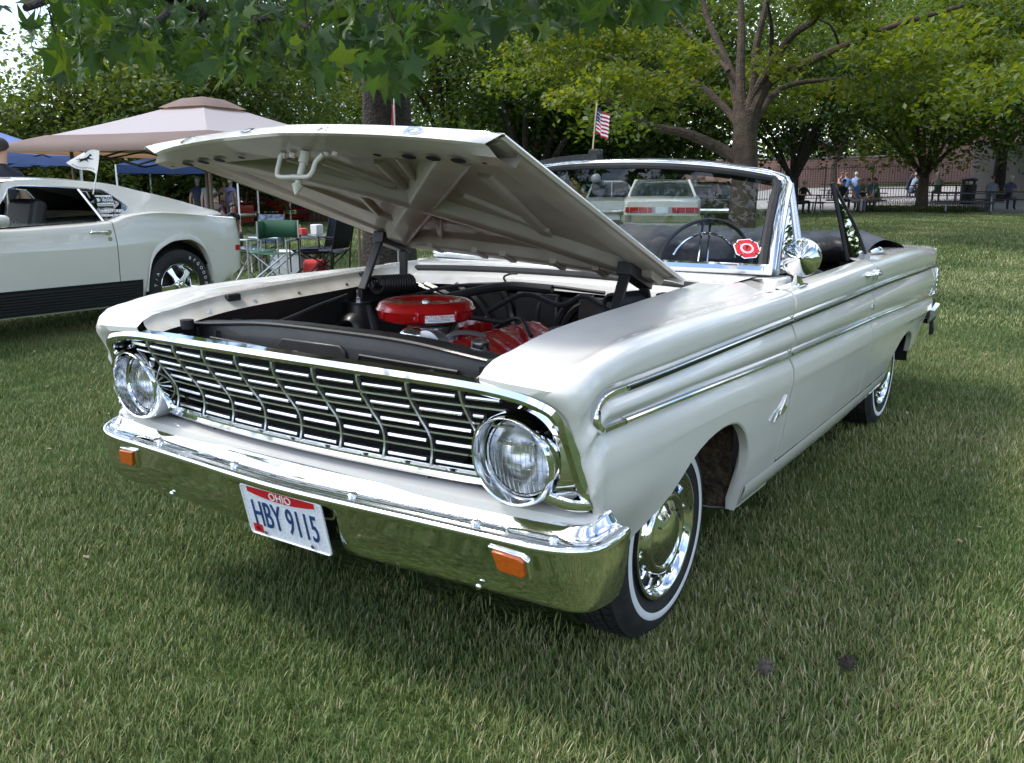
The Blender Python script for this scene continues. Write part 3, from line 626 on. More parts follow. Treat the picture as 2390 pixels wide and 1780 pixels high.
# paper label on the rim of the air cleaner
def acp(a, z, r=.1925): return Vector((ACX+r*ACK*math.cos(a), ACY+r*ACK*math.sin(a), z+ACZ))
a0, a1 = R(-52), R(-16)
q = MB(); q.grid([[acp(a, z, .1945) for a in np.linspace(a0, a1, 12)] for z in (.832, .856)]); lab = q.obj('label', WTX, air)
am = (a0+a1)/2
for s, sz, z, da, cm in (('AUTOLITE', .0125, .848, -.14, RTX), ('SPARK PLUGS', .0085, .848, .17, RTX)):
    a = am+da; t_ = text_mesh('label_print', s, sz, cm, air, None, ext=.0002)
    for v in t_.data.vertices:
        p = acp(a+v.co.x/.153, z+v.co.y, .1952+v.co.z*.2); v.co = p
for z_ in (.8405, .8365): MB().grid([[acp(a, z, .1950) for a in np.linspace(a0+.06, a1-.12, 8)] for z in (z_, z_+.0012)]).obj('label_rule', KTX, air)
q = MB(); q.box((-.03, -.06, .81), (.12, .12, .07)); q.cyl((-.05, -.05, .74), (-.05, -.05, .86), .06); q.obj('carburettor', GREY, car, bevel=.01)
q = MB(); q.cyl((.035, -.235, .70), (.035, -.235, .80), .030, n=24); q.obj('filler_tube', REDP, car)
q = MB(); q.lathe([(.752, .001), (.752, .036), (.760, .040), (.784, .040), (.793, .037), (.802, .028), (.808, .015), (.808, .001)], (.035, -.235, .052), 'z', 28); q.obj('breather_cap', CH, car, ang=50)
q = MB(); q.lathe([(0, .001), (0, .05), (.02, .055), (.05, .055), (.055, .04), (.055, .001)], (.09, -.19, .80), 'y', 22, -1); q.cyl((.10, -.15, .75), (.10, -.15, .83), .028); q.tube(cat([(.10, -.18, .80), (.12, -.16, .835), (.16, -.13, .84), (.20, -.10, .83)], 4), .008, 6); q.obj('fuel_pump_and_linkage', GREY, car)
# ribbed valve cover
for sg, nm in ((1, 'valve_cover'), (-1, 'valve_cover')):
    ax = .02+sg*.155; q = MB(); rr = []
    for k in range(41):
        t = k/40; y = -.215+t*.52; rib = .003*(1 if (k % 7) in (0, 1) else 0) if 2 < k < 38 else -.012*(1 if k in (0, 40) else 0)
        rr.append([Vector((ax+dx, y, .772+dz-sg*dx*.45)) for dx, dz in ((-.072, -.06), (-.072, .0+rib*.5), (-.058, .022+rib), (-.03, .030+rib), (.03, .030+rib), (.058, .022+rib), (.072, 0+rib*.5), (.072, -.06))])
    q.grid(rr); q.add(rr[0], [tuple(range(8))]); q.add(rr[-1], [tuple(range(8))]); vc = q.obj(nm, REDP, car, ang=40)
    for k in (9, 17, 25, 33): MB().cyl(rr[k][4]+Vector((0, 0, -.004)), rr[k][4]+Vector((0, 0, .006)), .007, n=6).obj('bolt', REDP, vc)
q = MB()
for pts, r in (([(.10, .05, .80), (.16, -.08, .79), (.24, -.22, .775), (.34, -.30, .74)], .011), ([(-.05, .26, .84), (.05, .34, .90), (.18, .36, .87), (.25, .40, .90), (.34, .42, .86)], .008), ([(-.30, .30, .86), (-.10, .42, .91), (.10, .44, .91)], .016), ([(.02, .20, .80), (.12, .20, .84), (.22, .12, .80)], .007), ([(.05, -.10, .80), (.05, -.02, .86), (.12, .10, .84)], .008), ([(-.36, -.30, .80), (-.30, -.2, .76), (-.22, -.12, .72)], .018)):
    MB().tube(cat(pts, 6), r, 8).obj('hose', BKM, car)
for a in np.linspace(0, math.pi, 7): MB().tube(cat([(-.15+.40*math.cos(a), .478, .905-.02*abs(math.cos(a))), (-.10+.26*math.cos(a), .468, .83), (-.06+.16*math.cos(a), .46, .70)], 4), .014, 6).obj('firewall_rib', BKP, car)
for x_ in (.28, .02): MB().box((x_, .475, .77), (.18, .03, .24)).obj('firewall_pressing', BKP, car, bevel=.01)
for sg in (1, -1):
    q = MB(); q.tube([(sg*.535, .15, .60), (sg*.535, .15, .72), (sg*.54, .15, .80), (sg*.545, .15, .845)], [.12, .085, .055, .045], 20); q.lathe([(.845, .001), (.845, .05), (.853, .05), (.853, .001)], (sg*.545, .15, 0), 'z', 20)
    st = q.obj('shock_tower', BKP, car, ang=30); q = MB(); q.cyl((sg*.545, .15, .85), (sg*.545, .15, .868), .014, n=6); q.cyl((sg*.545, .15, .86), (sg*.545, .15, .895), .007, n=8); q.obj('shock_stud', CHS, st)
    q = MB(); q.tube(cat([(sg*.60, .05, .72), (sg*.52, .045, .80), (sg*.46, .05, .80), (sg*.43, .055, .70), (sg*.42, .06, .62)], 5), .010, 6, flat=2.2); q.obj('tower_brace', BKP, st)
q = MB(); q.lathe([(-.01, .001), (-.01, .042), (0, .045), (.05, .045), (.055, .03), (.07, .02), (.07, .001)], (-.505, -.20, .775), 'y', 22); q.cyl((-.47, -.22, .75), (-.43, -.26, .78), .012); q.cyl((-.43, -.26, .76), (-.43, -.26, .80), .008); q.box((-.52, -.17, .72), (.05, .05, .06)); q.obj('horn_relay', CH, car)

for x0, x1, z0, z1 in ((.10, .44, .790, .825), (-.50, -.26, .785, .815)):
    q = MB(); q.prism([(x0, -.5375, z0), (x1, -.5375, z0+.004), (x1-.01, -.5375, z1), (x0+.01, -.5375, z1+.006)], (0, .004, 0)); q.obj('support_opening', DRK, rad, smooth=False)
    q = MB(); q.tube([(x0, -.538, z0), (x1, -.538, z0+.004), (x1-.01, -.538, z1), (x0+.01, -.538, z1+.006)], .004, 6, closed=True); q.obj('opening_lip', BKP, rad)
for x in (-.47, -.55, .50): MB().box((x, -.5365, .832), (.012, .003, .026)).obj('support_slot', DRK, rad)
q = MB(); q.tube([(x, -.533, rsz(x)-.004) for x in np.linspace(-.58, .58, 30)], .006, 6); q.obj('support_edge', BKP, rad)
# ignition leads and battery-side wiring
g_ = random.Random(3)
for pts in ([(-.56, -.40, .85), (-.50, -.30, .83), (-.54, -.05, .86), (-.55, .10, .88)], [(.55, -.10, .86), (.52, .1, .83), (.50, .3, .87), (.35, .46, .90)], [(-.45, .30, .86), (-.30, .42, .90), (.0, .45, .92), (.30, .45, .91)]): MB().tube(cat(pts, 6), .007, 6).obj('wiring_loom', BKM, car)
# ------------------------------------------------------------------ wheels
def wheel(x, y, sg, R_=.305, par=None):
    t = MB(); W_ = .086
    pr = [(-W_+.012, .185), (-W_+.002, .205), (-W_-.006, .235), (-W_-.004, .262), (-W_+.006, .282), (-W_+.018, .294)]
    cx = [-.066, -.060, -.057, -.030, -.027, -.021, -.018, -.003, 0, .003, .018, .021, .027, .030, .057, .060, .066]
    for c_ in cx: pr.append((c_, R_-.3*c_*c_-(.008 if abs(abs(c_)-.0585) < .003 or abs(abs(c_)-.024) < .0042 or abs(c_) < .001 else 0)))
    pr += [(-a, r) for a, r in pr[5::-1]]
    # sidewall (outside) faces +x
    t.lathe(pr, (0, 0, 0), 'x', 72)
    w_ = empty('wheel', (x, y, R_)); w_.parent = par; w_.rotation_euler = (0, 0, 0 if sg > 0 else math.pi)
    ty = t.obj('tyre', RUB, w_, ang=45)
    q = MB()   # tread sipes
    for k in range(64):
        a = 2*math.pi*k/64
        for c_, off in ((-.044, 0), (.044, .04), (-.012, .02), (.012, .06)):
            a2 = a+off; rr = R_-.3*c_*c_+.0004
            q.box((c_, math.cos(a2)*rr, math.sin(a2)*rr), (.024, .0035, .0035), Matrix.Rotation(a2, 3, 'X'))
    q.obj('tread_sipes', DRK, ty, smooth=False)
    q = MB(); q.lathe([(W_+.0065, .2255), (W_+.0078, .230), (W_+.0082, .237), (W_+.0074, .244), (W_+.0062, .2465)], (0, 0, 0), 'x', 72); q.obj('whitewall', WW, w_)
    q = MB(); q.lathe([(W_-.045, .165), (W_-.012, .186), (W_+.004, .190), (W_+.007, .186), (W_+.004, .178), (W_-.012, .170), (W_-.020, .158), (W_-.022, .130), (W_-.016, .124), (W_-.006, .121), (W_+.004, .116), (W_+.008, .108), (W_+.006, .100), (W_+.0, .094), (W_+.002, .088), (W_+.016, .060), (W_+.024, .03), (W_+.026, .001)], (0, 0, 0), 'x', 72)
    hc = q.obj('hubcap', CH, w_, ang=60)
    q = MB()
    for k in range(14):
        a = 2*math.pi*k/14; M_ = Matrix.Rotation(a, 3, 'X')
        p = [M_ @ Vector(v) for v in ((W_-.024, .0, .126), (W_-.014, .0, .134), (W_-.013, .006, .156), (W_-.022, .010, .168))]
        MB().tube(p, [.004, .007, .008, .004], 8).obj('turbine_fin', CH, hc)
    q = MB(); q.lathe([(W_-.0195, .132), (W_-.019, .156)], (0, 0, 0), 'x', 48); q.obj('louvre_ring', BKM, hc)
    cap = 'FALCON'
    for k, ch in enumerate(cap):
        a = R(60-k*24); fm = Matrix.Translation((W_+.0125, 0, 0)) @ Matrix.Rotation(a, 4, 'X') @ frame((0, 0, .070), (0, 1, 0), (0, 0, 1))
        text_mesh('cap_letter', ch, .017, BKM, hc, fm, ext=.0008)
    return w_
w1 = wheel(.665, 0, 1, par=car)
for x, y, s in ((.665, 2.781, 1), (-.665, 0, -1), (-.665, 2.781, -1)):
    c = copy_tree(w1, car); c.location = (x, y, .305 if y < 1 else .30); c.rotation_euler = (R(37*s+y*20), 0, 0 if s > 0 else math.pi)
# ------------------------------------------------------------------ side trim
def trim_path(fz, y0, y1, off=-.010, n=60): return [(float(fXb(y))+off, y, float(fz(y))) for y in np.linspace(y0, y1, n)]
TRI = mat('trim_insert', (.05, .052, .058), .3, .9)
sec = [(-.004, -.0085), (.004, -.0075), (.0065, -.004), (.0065, .004), (.004, .0075), (-.004, .0085)]
for sg in (1, -1):
    loop = [(surf_x(y, z)+.003, y, z) for y, z, o in ((-.50, .8325, -.010), (-.55, .832, -.009), (-.59, .826, -.008), (-.615, .813, -.007), (-.628, .797, -.006), (-.628, .779, -.006), (-.615, .765, -.007), (-.59, .7575, -.008), (-.55, .757, -.009), (-.50, .7562, -.010))]
    b = MB(); b.sweep(cat(loop, 6), [(x*1.2, z*1.15) for x, z in sec], up=(1, 0, 0)); t1 = b.obj('spear_moulding', CH, car, mx=sg < 0)
    for y0, y1 in ((-.497, .634), (.646, 1.774), (1.786, 3.80)):
        b = MB(); b.sweep(trim_path(fzu, y0, y1), [(z, x) for x, z in sec][::-1], up=(1, 0, 0)); u_ = b.obj('upper_moulding', CH, car, mx=sg < 0)
        b = MB(); b.sweep(trim_path(fzu, y0+.01, y1-.006, -.0033), [(-.0045, -.0006), (.0045, -.0006), (.0045, .0006), (-.0045, .0006)], up=(1, 0, 0)); b.obj('moulding_insert', TRI, u_, mx=sg < 0)
        b = MB(); b.sweep(trim_path(fzl, y0, y1), [(z*.9, x) for x, z in sec][::-1], up=(1, 0, 0)); b.obj('lower_moulding', CH, car, mx=sg < 0)
    # tail ornament at the end of the spear
    b = MB()
    o = [(3.80, .775), (3.835, .772), (3.895, .70), (3.86, .64), (3.80, .61)]
    b.prism([(.795, y, z) for y, z in o], (.022, 0, 0)); orn = b.obj('tail_ornament', CH, car, bevel=.004, mx=sg < 0)
    for k in range(5):
        z = .76-.03*k; MB().beam((.8185, 3.812, z), (.8185, 3.85+.008*(2-abs(k-2)), z-.010), .004, .012).obj('ornament_flute', CHS, orn, mx=sg < 0)
    b = MB(); b.tube(cat([(.835, 3.55, .42), (.84, 3.70, .435), (.835, 3.80, .46), (.80, 3.90, .485), (.70, 3.925, .49), (.35, 3.93, .49), (0, 3.935, .49)], 5), .062, 10, flat=.35, up=(0, 0, 1))
    b.v = [(x, y, .49+(z-.49)*1.0) for x, y, z in b.v]
    rb = MB(); pth = cat([(.842, 3.60, .47), (.842, 3.72, .485), (.832, 3.82, .495), (.79, 3.885, .50), (.68, 3.905, .50), (.35, 3.915, .50), (.005, 3.918, .50)], 5)
    rb.sweep(pth, [(-.01, -.085), (.012, -.08), (.02, -.03), (.012, 0), (.022, .03), (.012, .065), (-.012, .07)]); rb.obj('rear_bumper', CH, car, mx=sg < 0)
    # fender badge
    bx = float(fXb(.53))-.004
    b = MB(); b.prism([(bx, .585, .612), (bx, .575, .612), (bx, .515, .560), (bx, .530, .556)], (.010, 0, 0)); bd = b.obj('fender_badge', CH, car, bevel=.002, mx=sg < 0)
    b = MB(); b.prism([(bx, .47, .545), (bx, .50, .572), (bx, .57, .585), (bx, .60, .565), (bx, .555, .553), (bx, .52, .556)], (.008, 0, 0)); b.obj('badge_wing', CH, bd, bevel=.002, mx=sg < 0)
    # handle and lock
    hx = .885
    b = MB(); b.tube(cat([(hx-.012, 1.585, .910), (hx+.016, 1.600, .912), (hx+.026, 1.64, .912), (hx+.028, 1.70, .911), (hx+.02, 1.755, .910)], 5), [.010]*21, 10, flat=.7); b.cyl((hx-.012, 1.615, .911), (hx+.02, 1.615, .911), .013); b.cyl((hx-.012, 1.735, .909), (hx+.022, 1.735, .909), .014); b.obj('door_handle', CH, car, mx=sg < 0)
    b = MB(); b.box((hx+.006, 1.735, .893), (.014, .022, .03)); b.obj('handle_button', CHS, car, mx=sg < 0, bevel=.003)
    b = MB(); b.cyl((.880, 1.74, .765), (.892, 1.74, .765), .013, n=14); b.obj('door_lock', CH, car, mx=sg < 0)
# ------------------------------------------------------------------ windscreen
def ws(t, h):
    """t -1..1 across, h 0..1 up"""
    a = abs(t); bx = t*.735; by = .635+.215*a**2.3; bz = .984-.014*a**3; tx = t*.640; ty = 1.085+.185*a**2.3; tz = 1.356-.065*a**2.6
    f = h; bul = .018*math.sin(math.pi*h)
    return Vector((bx+(tx-bx)*f, by+(ty-by)*f-bul, bz+(tz-bz)*f+bul*.5))
b = MB(); ts = np.linspace(-1, 1, 41); b.grid([[ws(t*.97, h) for t in ts] for h in np.linspace(.035, .94, 12)]); wsg = b.obj('windscreen', GLS, car)
frm = [ws(-1, h) for h in np.linspace(0, .90, 12)]+[ws(-.985, .955), ws(-.95, .99)]+[ws(t, 1) for t in np.linspace(-.9, .9, 30)]+[ws(.95, .99), ws(.985, .955)]+[ws(1, h) for h in np.linspace(.90, 0, 12)]
b = MB(); b.tube(frm, [.026 if i < 13 or i > len(frm)-14 else (.020 if i < 16 or i > len(frm)-17 else .0135) for i in range(len(frm))], 10, up=(0, -.6, .8), flat=.8); b.obj('windscreen_frame', CH, car, ang=50)
b = MB(); inn = [ws(-.955, h) for h in np.linspace(.03, .88, 12)]+[ws(t, .945) for t in np.linspace(-.93, .93, 30)]+[ws(.955, h) for h in np.linspace(.88, .03, 12)]
b.tube([p+Vector((0, .008, -.0)) for p in inn], .017, 8); b.obj('windscreen_rubber', RUB, car)
b = MB(); b.tube([ws(t, .012)+Vector((0, -.012, .004)) for t in np.linspace(-1.0, 1.0, 40)], .017, 8, up=(0, 0, 1), flat=1.2); b.obj('windscreen_lower_moulding', CH, car)
b = MB()
for sg in (1, -1): b.box(ws(sg*.80, .03)+Vector((0, -.018, .012)), (.13, .012, .012))
b.obj('moulding_clip', CHS, car, bevel=.003)
b = MB(); b.tube([ws(t, .975)+Vector((0, .028, -.006)) for t in np.linspace(-.95, .95, 24)], .028, 8); b.obj('header_rail', BKM, car)
# sun visors turned up over the header
for x0, x1, a in ((-.56, -.10, .10), (.11, .57, .16)):
    b = MB(); pts = []
    for k in range(9):
        x = x0+(x1-x0)*k/8; p = ws(x/.64, 1); pts.append(p)
    b.grid([[p+Vector((0, .03+d_, z)) for p in pts] for d_, z in ((0, .000), (-.008, .012), (-.004, .034 if x0 < 0 else .014), (.006, .036 if x0 < 0 else .016), (.018, .032 if x0 < 0 else .012), (.02, 0))], cu=True)
    b.obj('sun_visor', VIN, car)
b = MB(); b.box((-.118, 1.13, 1.385), (.055, .03, .05)); b.obj('visor_clip', VIN, car, bevel=.006)
# rear-view mirror
b = MB(); MRX = .015
b.prism([Vector((MRX+x, 1.0, 1.252+z)) for x, z in rrect(.158, .062, .024)], (0, .022, 0)); mr = b.obj('interior_mirror', BKP, car, bevel=.006)
mr.data.materials[0] = mat('grey_plastic', (.16, .17, .17), .35)
b = MB(); b.tube([(MRX-.02, .995, 1.262), (MRX-.04, .98, 1.285)], [.012, .012], 10); b.ball((MRX-.045, .977, 1.290), .020, 12, 8); b.obj('mirror_arm', mr.data.materials[0], mr)
b = MB(); b.box((MRX+.016, .998, 1.252), (.003, .003, .062)); b.obj('mirror_strap', WTX, mr)
# fire service sticker behind the glass: red cross-shaped badge with white rim
def maltese(s):
    o = []
    for k in range(4):
        a = math.pi/2*k+R(12)
        for da, rr in ((-42, .036), (-41, .056), (-26, .0615), (0, .055), (26, .0615), (41, .056), (42, .036)): o.append((s*rr*math.cos(a+R(da)), s*rr*math.sin(a+R(da))))
    return o
cst = ws(.885, .20); tx = ws(.91, .20)-ws(.86, .20); ty = ws(.885, .26)-ws(.885, .14); Ms = frame(cst, tx, ty)
if (Ms.to_3x3() @ Vector((0, 0, 1))).y > 0: Ms = Ms @ Matrix.Rotation(math.pi, 4, 'Y')
def flat(name, o, z, m, par): 
    q = MB(); q.add([Ms @ Vector((x, y, z)) for x, y in o], [tuple(range(len(o)))]); return q.obj(name, m, par, smooth=False)
stk = flat('sticker', maltese(.80), .002, WTX, wsg); flat('sticker_field', maltese(.73), .003, RTX, wsg)
circ = lambda r: [(r*math.cos(a), r*math.sin(a)) for a in np.linspace(0, 2*math.pi, 29)[:-1]]
flat('sticker_ring', circ(.031*.75), .0038, WTX, wsg); flat('sticker_ring', circ(.028*.75), .0044, RTX, wsg); flat('sticker_ring', circ(.026*.75), .0047, WTX, wsg); flat('sticker_centre', circ(.0225*.75), .005, RTX, wsg)
text_mesh('sticker_letter', 'F', .024, KTX, wsg, Ms @ Matrix.Translation((0, 0, .006)))
flat('inspection_sticker', [(.046, -.012), (.054, -.012), (.054, .01), (.046, .01)], .0036, WTX, wsg)
# ------------------------------------------------------------------ interior
b = MB(); b.grid([[(x, y+.10*(abs(x)/.72)**2, z) for x in np.linspace(-.73, .73, 19)] for y, z in ((.64, .955), (.80, .958), (.93, .955), (.99, .935), (1.0, .90), (.97, .80), (.94, .70))]); b.obj('dashboard', VIN, car)
b = MB(); b.box((.30, .94, .972), (.36, .10, .02)); b.obj('instrument_hood', VIN, car, bevel=.01)
SC = Vector((.345, 1.19, .948)); sm = frame(SC, (1, 0, 0), (0, .36, .93))
b = MB(); b.tube([sm @ Vector((.195*math.cos(a), .195*math.sin(a), 0)) for a in np.linspace(0, 2*math.pi, 49)[:-1]], .008, 8, closed=True)
for a in (-20, 200): b.tube([sm @ Vector((0, 0, -.01)), sm @ Vector((.19*math.cos(R(a)), .19*math.sin(R(a)), 0))], .012, 8)
b.lathe([(0, .001), (0, .03), (.03, .035), (.03, .001)], (0, 0, 0), 'z', 16); sw = b.obj('steering_wheel', BKM, car)
for v in sw.data.vertices[-1:]: pass
b = MB(); b.tube([sm @ Vector((.135*math.cos(a), .135*math.sin(a), .008)) for a in np.linspace(.3, math.pi-.3, 25)], .005, 6); b.tube([sm @ Vector((-.02, .0, .01)), sm @ Vector((-.03, .18, .004))], .005, 6); b.tube([sm @ Vector((.02, .0, .01)), sm @ Vector((.0, .18, .004))], .005, 6); b.obj('horn_ring', CH, sw)
b = MB(); b.cyl(sm @ Vector((0, 0, .0)), sm @ Vector((0, -.05, -.35)), .025); b.obj('steering_column', BKM, car)
for x in (-.36, .36):
    b = MB(); b.box((x, 1.72, .45), (.52, .50, .18)); b.box((x, 1.98, .66), (.52, .14, .46), Matrix.Rotation(R(-14), 3, 'X')); b.obj('front_seat', VIN, car, bevel=.05, seg=3)
b = MB(); b.box((0, 2.30, .55), (1.1, .40, .2)); b.box((0, 2.52, .72), (1.1, .14, .36)); b.obj('rear_seat', VIN, car, bevel=.05, seg=3)
for sg in (1, -1):
    b = MB(); b.grid([[(sg*x, y, z) for y in np.linspace(.85, 2.4, 8)] for x, z in ((.80, .94), (.785, .935), (.775, .80), (.765, .40))]); b.obj('door_lining', VIN, car)
# vent window posts and door glass edges
for sg in (1, -1):
    p, q_ = Vector((sg*.655, 1.275, 1.272)), Vector((sg*.745, 1.31, .945)); 
    b = MB(); b.tube([ws(sg*1.0, .96)+Vector((0, .02, 0)), Vector((sg*.755, 1.12, .945))], .0095, 8); b.tube([ws(sg*1.0, .95)+Vector((0, .055, -.005)), Vector((sg*.755, 1.17, .945))], .0085, 8); b.obj('vent_window_post', CHS, car)
    b = MB(); b.add([ws(sg*1.0, .94)+Vector((0, .01, 0)), ws(sg*1.0, .04)+Vector((0, .03, 0)), Vector((sg*.755, 1.12, .945))], [(0, 1, 2)]); b.obj('vent_window', GLS, car)
    # rear quarter window, still raised
    A, B, C = Vector((sg*.68, 1.755, 1.272)), Vector((sg*.755, 1.81, .948)), Vector((sg*.755, 2.13, .960))
    cv = cat([A, Vector((sg*.695, 1.86, 1.205)), Vector((sg*.725, 2.02, 1.085)), C], 6)
    b = MB(); b.tube([A+Vector((0, 0, .004)), B], .010, 8, flat=.8); b.obj('quarter_window_post', BKM, car)
    b = MB(); b.tube([A+Vector((0, .012, .002)), B+Vector((0, .014, 0))], .006, 6); b.obj('quarter_window_channel', CHS, car)
    b = MB(); b.tube(cv, .008, 6); b.obj('quarter_window_edge', BKM, car)
    b = MB(); b.add([A]+list(cv)+[B], [tuple(range(len(cv)+2))]); b.obj('quarter_window', GLS, car)
    # chrome cap where the glass meets the quarter panel
    b = MB(); b.tube(cat([(sg*.775, 2.14, .965), (sg*.795, 2.22, .972), (sg*.79, 2.32, .968)], 4), [.006, .010, .012, .014, .015, .014, .012, .010, .006], 8); b.obj('belt_moulding', CH, car)
# folded soft top: a rumpled black stack behind the seats
rng = random.Random(5); b = MB(); rws = []
for k in range(53):
    t = -1+2*k/52; kk_ = k*.5; x = t*.74; e = 1-abs(t)**5; r_ = []
    for j, (y, z) in enumerate(((2.18, .90), (2.16, .955), (2.20, 1.005), (2.30, 1.035), (2.42, 1.045), (2.54, 1.03), (2.66, .995), (2.76, .965), (2.78, .945))):
        w_ = .030*abs(math.sin(kk_*.55+j*.55))+.022*abs(math.sin(kk_*1.3-j*.9))+.012*math.sin(kk_*3.1+j*2.2)-.03; pk = .035*math.exp(-((abs(t)-.86)/.10)**2)*(1 if 2 <= j <= 4 else 0)
        r_.append((x*(1+.05*(j > 5)), 2.18+(y-2.18)*1.25+.04*math.sin(kk_*.9+j)+.12*abs(t)**3*(0 if j > 6 else .6), .94+(z-.94)*(.55+.45*e)+w_*e*.7*(0 if j in (0, 8) else 1)+pk))
    rws.append(r_)
b.grid(rws); st = b.obj('folded_soft_top', VIN, car, ang=80); d = st.modifiers.new('sub', 'SUBSURF'); d.levels = 1; d.render_levels = 2
# ------------------------------------------------------------------ door mirror
for sg in (1,):
    c = Vector((.862, .745, 1.035)); q = MB(); ax = Vector((-.25, 1, -.05)).normalized()
    a1 = ax.orthogonal().normalized(); a2 = ax.cross(a1)
    pr = [(-.085, .004), (-.080, .010), (-.06, .026), (-.03, .047), (-.008, .060), (.004, .064), (.010, .063), (.012, .058)]
    q.grid([[c+ax*a+(a1*math.cos(t)+a2*math.sin(t))*r for a, r in pr] for t in np.linspace(0, 2*math.pi, 41)[:-1]], cu=True); mi = q.obj('door_mirror', CH, car, ang=60)
    q = MB(); q.add([c+ax*.011+(a1*math.cos(t)+a2*math.sin(t))*.060 for t in np.linspace(0, 2*math.pi, 33)[:-1]], [tuple(range(32))]); q.obj('mirror_glass', CH, mi, smooth=False)
    q = MB(); q.tube([c-Vector((0, .02, .03)), Vector((.852, .755, .958)), Vector((.848, .765, .943))], [.012, .017, .024], 12, flat=.6); q.obj('mirror_stalk', CH, mi)
    q = MB(); q.prism([(.825, .74, .940), (.868, .745, .935), (.868, .83, .937), (.83, .82, .942)], (0, 0, .007)); q.obj('mirror_base', CH, mi, bevel=.003)
# ================================================================== trees
NR = np.random.default_rng(11)
BARK = mat('bark', (.105, .075, .052), .85, noise=(6, .4, (.05, .038, .028)), bump=(22, 1., .05))
BARKD = mat('dark_bark', (.055, .042, .034), .9, noise=(9, .4, (.025, .02, .017)), bump=(30, 1., .05))
LFM = leafmat('maple_leaf', (.045, .085, .014), (.100, .150, .020), (.185, .215, .032), tr=.48)
LFD = leafmat('deep_green_leaf', (.026, .058, .015), (.054, .104, .024), (.105, .160, .036), tr=.45)
LFG = leafmat('sweetgum_leaf', (.022, .054, .014), (.042, .092, .020), (.120, .180, .024), rough=.40, tr=.42)
LFB = leafmat('bush_leaf', (.045, .082, .022), (.090, .140, .034), (.155, .205, .058), tr=.40)
def leaves(name, P, S, m, parent, up=.55, shape='q', seed=1, tint=None, view=None):
    """one leaf of size S[i] at each point P[i]; q: folded rhombus, s: five-pointed star"""
    g = np.random.default_rng(seed); n = len(P)
    nrm = g.normal(size=(n, 3)); nrm[:, 2] = np.abs(nrm[:, 2])+up; nrm /= np.linalg.norm(nrm, axis=1)[:, None]
    if shape[0] == 's': nrm = g.normal(size=(n, 3)); nrm[:, 2] = nrm[:, 2]*.55+.25; nrm /= np.linalg.norm(nrm, axis=1)[:, None]
    a = g.normal(size=(n, 3)); a -= nrm*(a*nrm).sum(1)[:, None]
    if shape[0] == 's': a[:, 2] -= 1.1; a -= nrm*(a*nrm).sum(1)[:, None]
    a /= np.linalg.norm(a, axis=1)[:, None]; b_ = np.cross(nrm, a)
    if shape == 'q':
        loc = np.array([(-.5, 0, 0), (.05, .30, .07), (.55, 0, -.05), (.05, -.30, .07)]); fc = [(0, 1, 2), (0, 2, 3)]
    else:
        pts = []
        for k, ln in ((0, 1.0), (1, .82), (2, .62), (3, .82*.0+.62), (4, .82)):
            pass
        kk = {'a': ([0, 62, 128, 232, 298], [.62, .58, .44, .44, .58], .25, .06), 'b': ([0, 55, 118, 242, 305], [.70, .52, .36, .40, .55], .31, .14), 'c': ([0, 66, 136, 228, 292], [.60, .60, .48, .40, .54], .24, -.05)}[shape[1:] or 'a']
        ang, ln, lw, cz_ = kk; out_ = []
        for k in range(5):
            t = R(ang[k]); tn = R((ang[(k+1) % 5]+(360 if k == 4 else 0)+ang[k])/2)
            out_ += [(math.cos(t-lw)*ln[k]*.58, math.sin(t-lw)*ln[k]*.58, -.01), (math.cos(t)*ln[k], math.sin(t)*ln[k], -.09-cz_), (math.cos(t+lw)*ln[k]*.58, math.sin(t+lw)*ln[k]*.58, -.01), (math.cos(tn)*(.25 if k != 2 else .10), math.sin(tn)*(.25 if k != 2 else .10), .03)]
        loc = np.array([(0, 0, .04)]+out_); m_ = len(out_); fc = [(0, 1+i, 1+(i+1) % m_) for i in range(m_)]
    nl = len(loc); S = np.asarray(S, float).reshape(-1, 1, 1)*np.ones((n, 1, 1))
    cur = g.uniform(.3, 1.6, (n, 1, 1))
    V = P[:, None, :]+S*(loc[None, :, 0:1]*a[:, None, :]+loc[None, :, 1:2]*b_[:, None, :]+cur*loc[None, :, 2:3]*nrm[:, None, :])
    F = (np.array(fc)[None]+(np.arange(n)*nl)[:, None, None]).reshape(-1, 3)
    me = bpy.data.meshes.new(name); me.vertices.add(n*nl); me.vertices.foreach_set('co', V.reshape(-1).astype(np.float32))
    me.loops.add(F.size); me.loops.foreach_set('vertex_index', F.reshape(-1).astype(np.int32)); me.polygons.add(len(F)); me.polygons.foreach_set('loop_start', np.arange(0, F.size, 3, dtype=np.int32))
    me.update(calc_edges=True)
    tn = tint if tint is not None else g.beta(2, 2, n)
    at_ = me.attributes.new('tint', 'FLOAT', 'POINT'); at_.data.foreach_set('value', np.repeat(np.clip(tn, 0, 1), nl).astype(np.float32))
    return link(name, me, m, parent)
def clump_pts(c, r, n, g, flat=.6, shell=.55):
    d = g.normal(size=(n, 3)); d /= np.linalg.norm(d, axis=1)[:, None]; q = (shell+(1-shell)*g.random(n))[:, None]*r
    p = d*q; p[:, 2] *= flat; return p+np.asarray(c)
def limb(mb, pts, r0, r1, n=9, sm=5):
    p = cat(pts, sm); L = len(p); mb.tube(p, [r0+(r1-r0)*(i/(L-1))**.8 for i in range(L)], n); return p
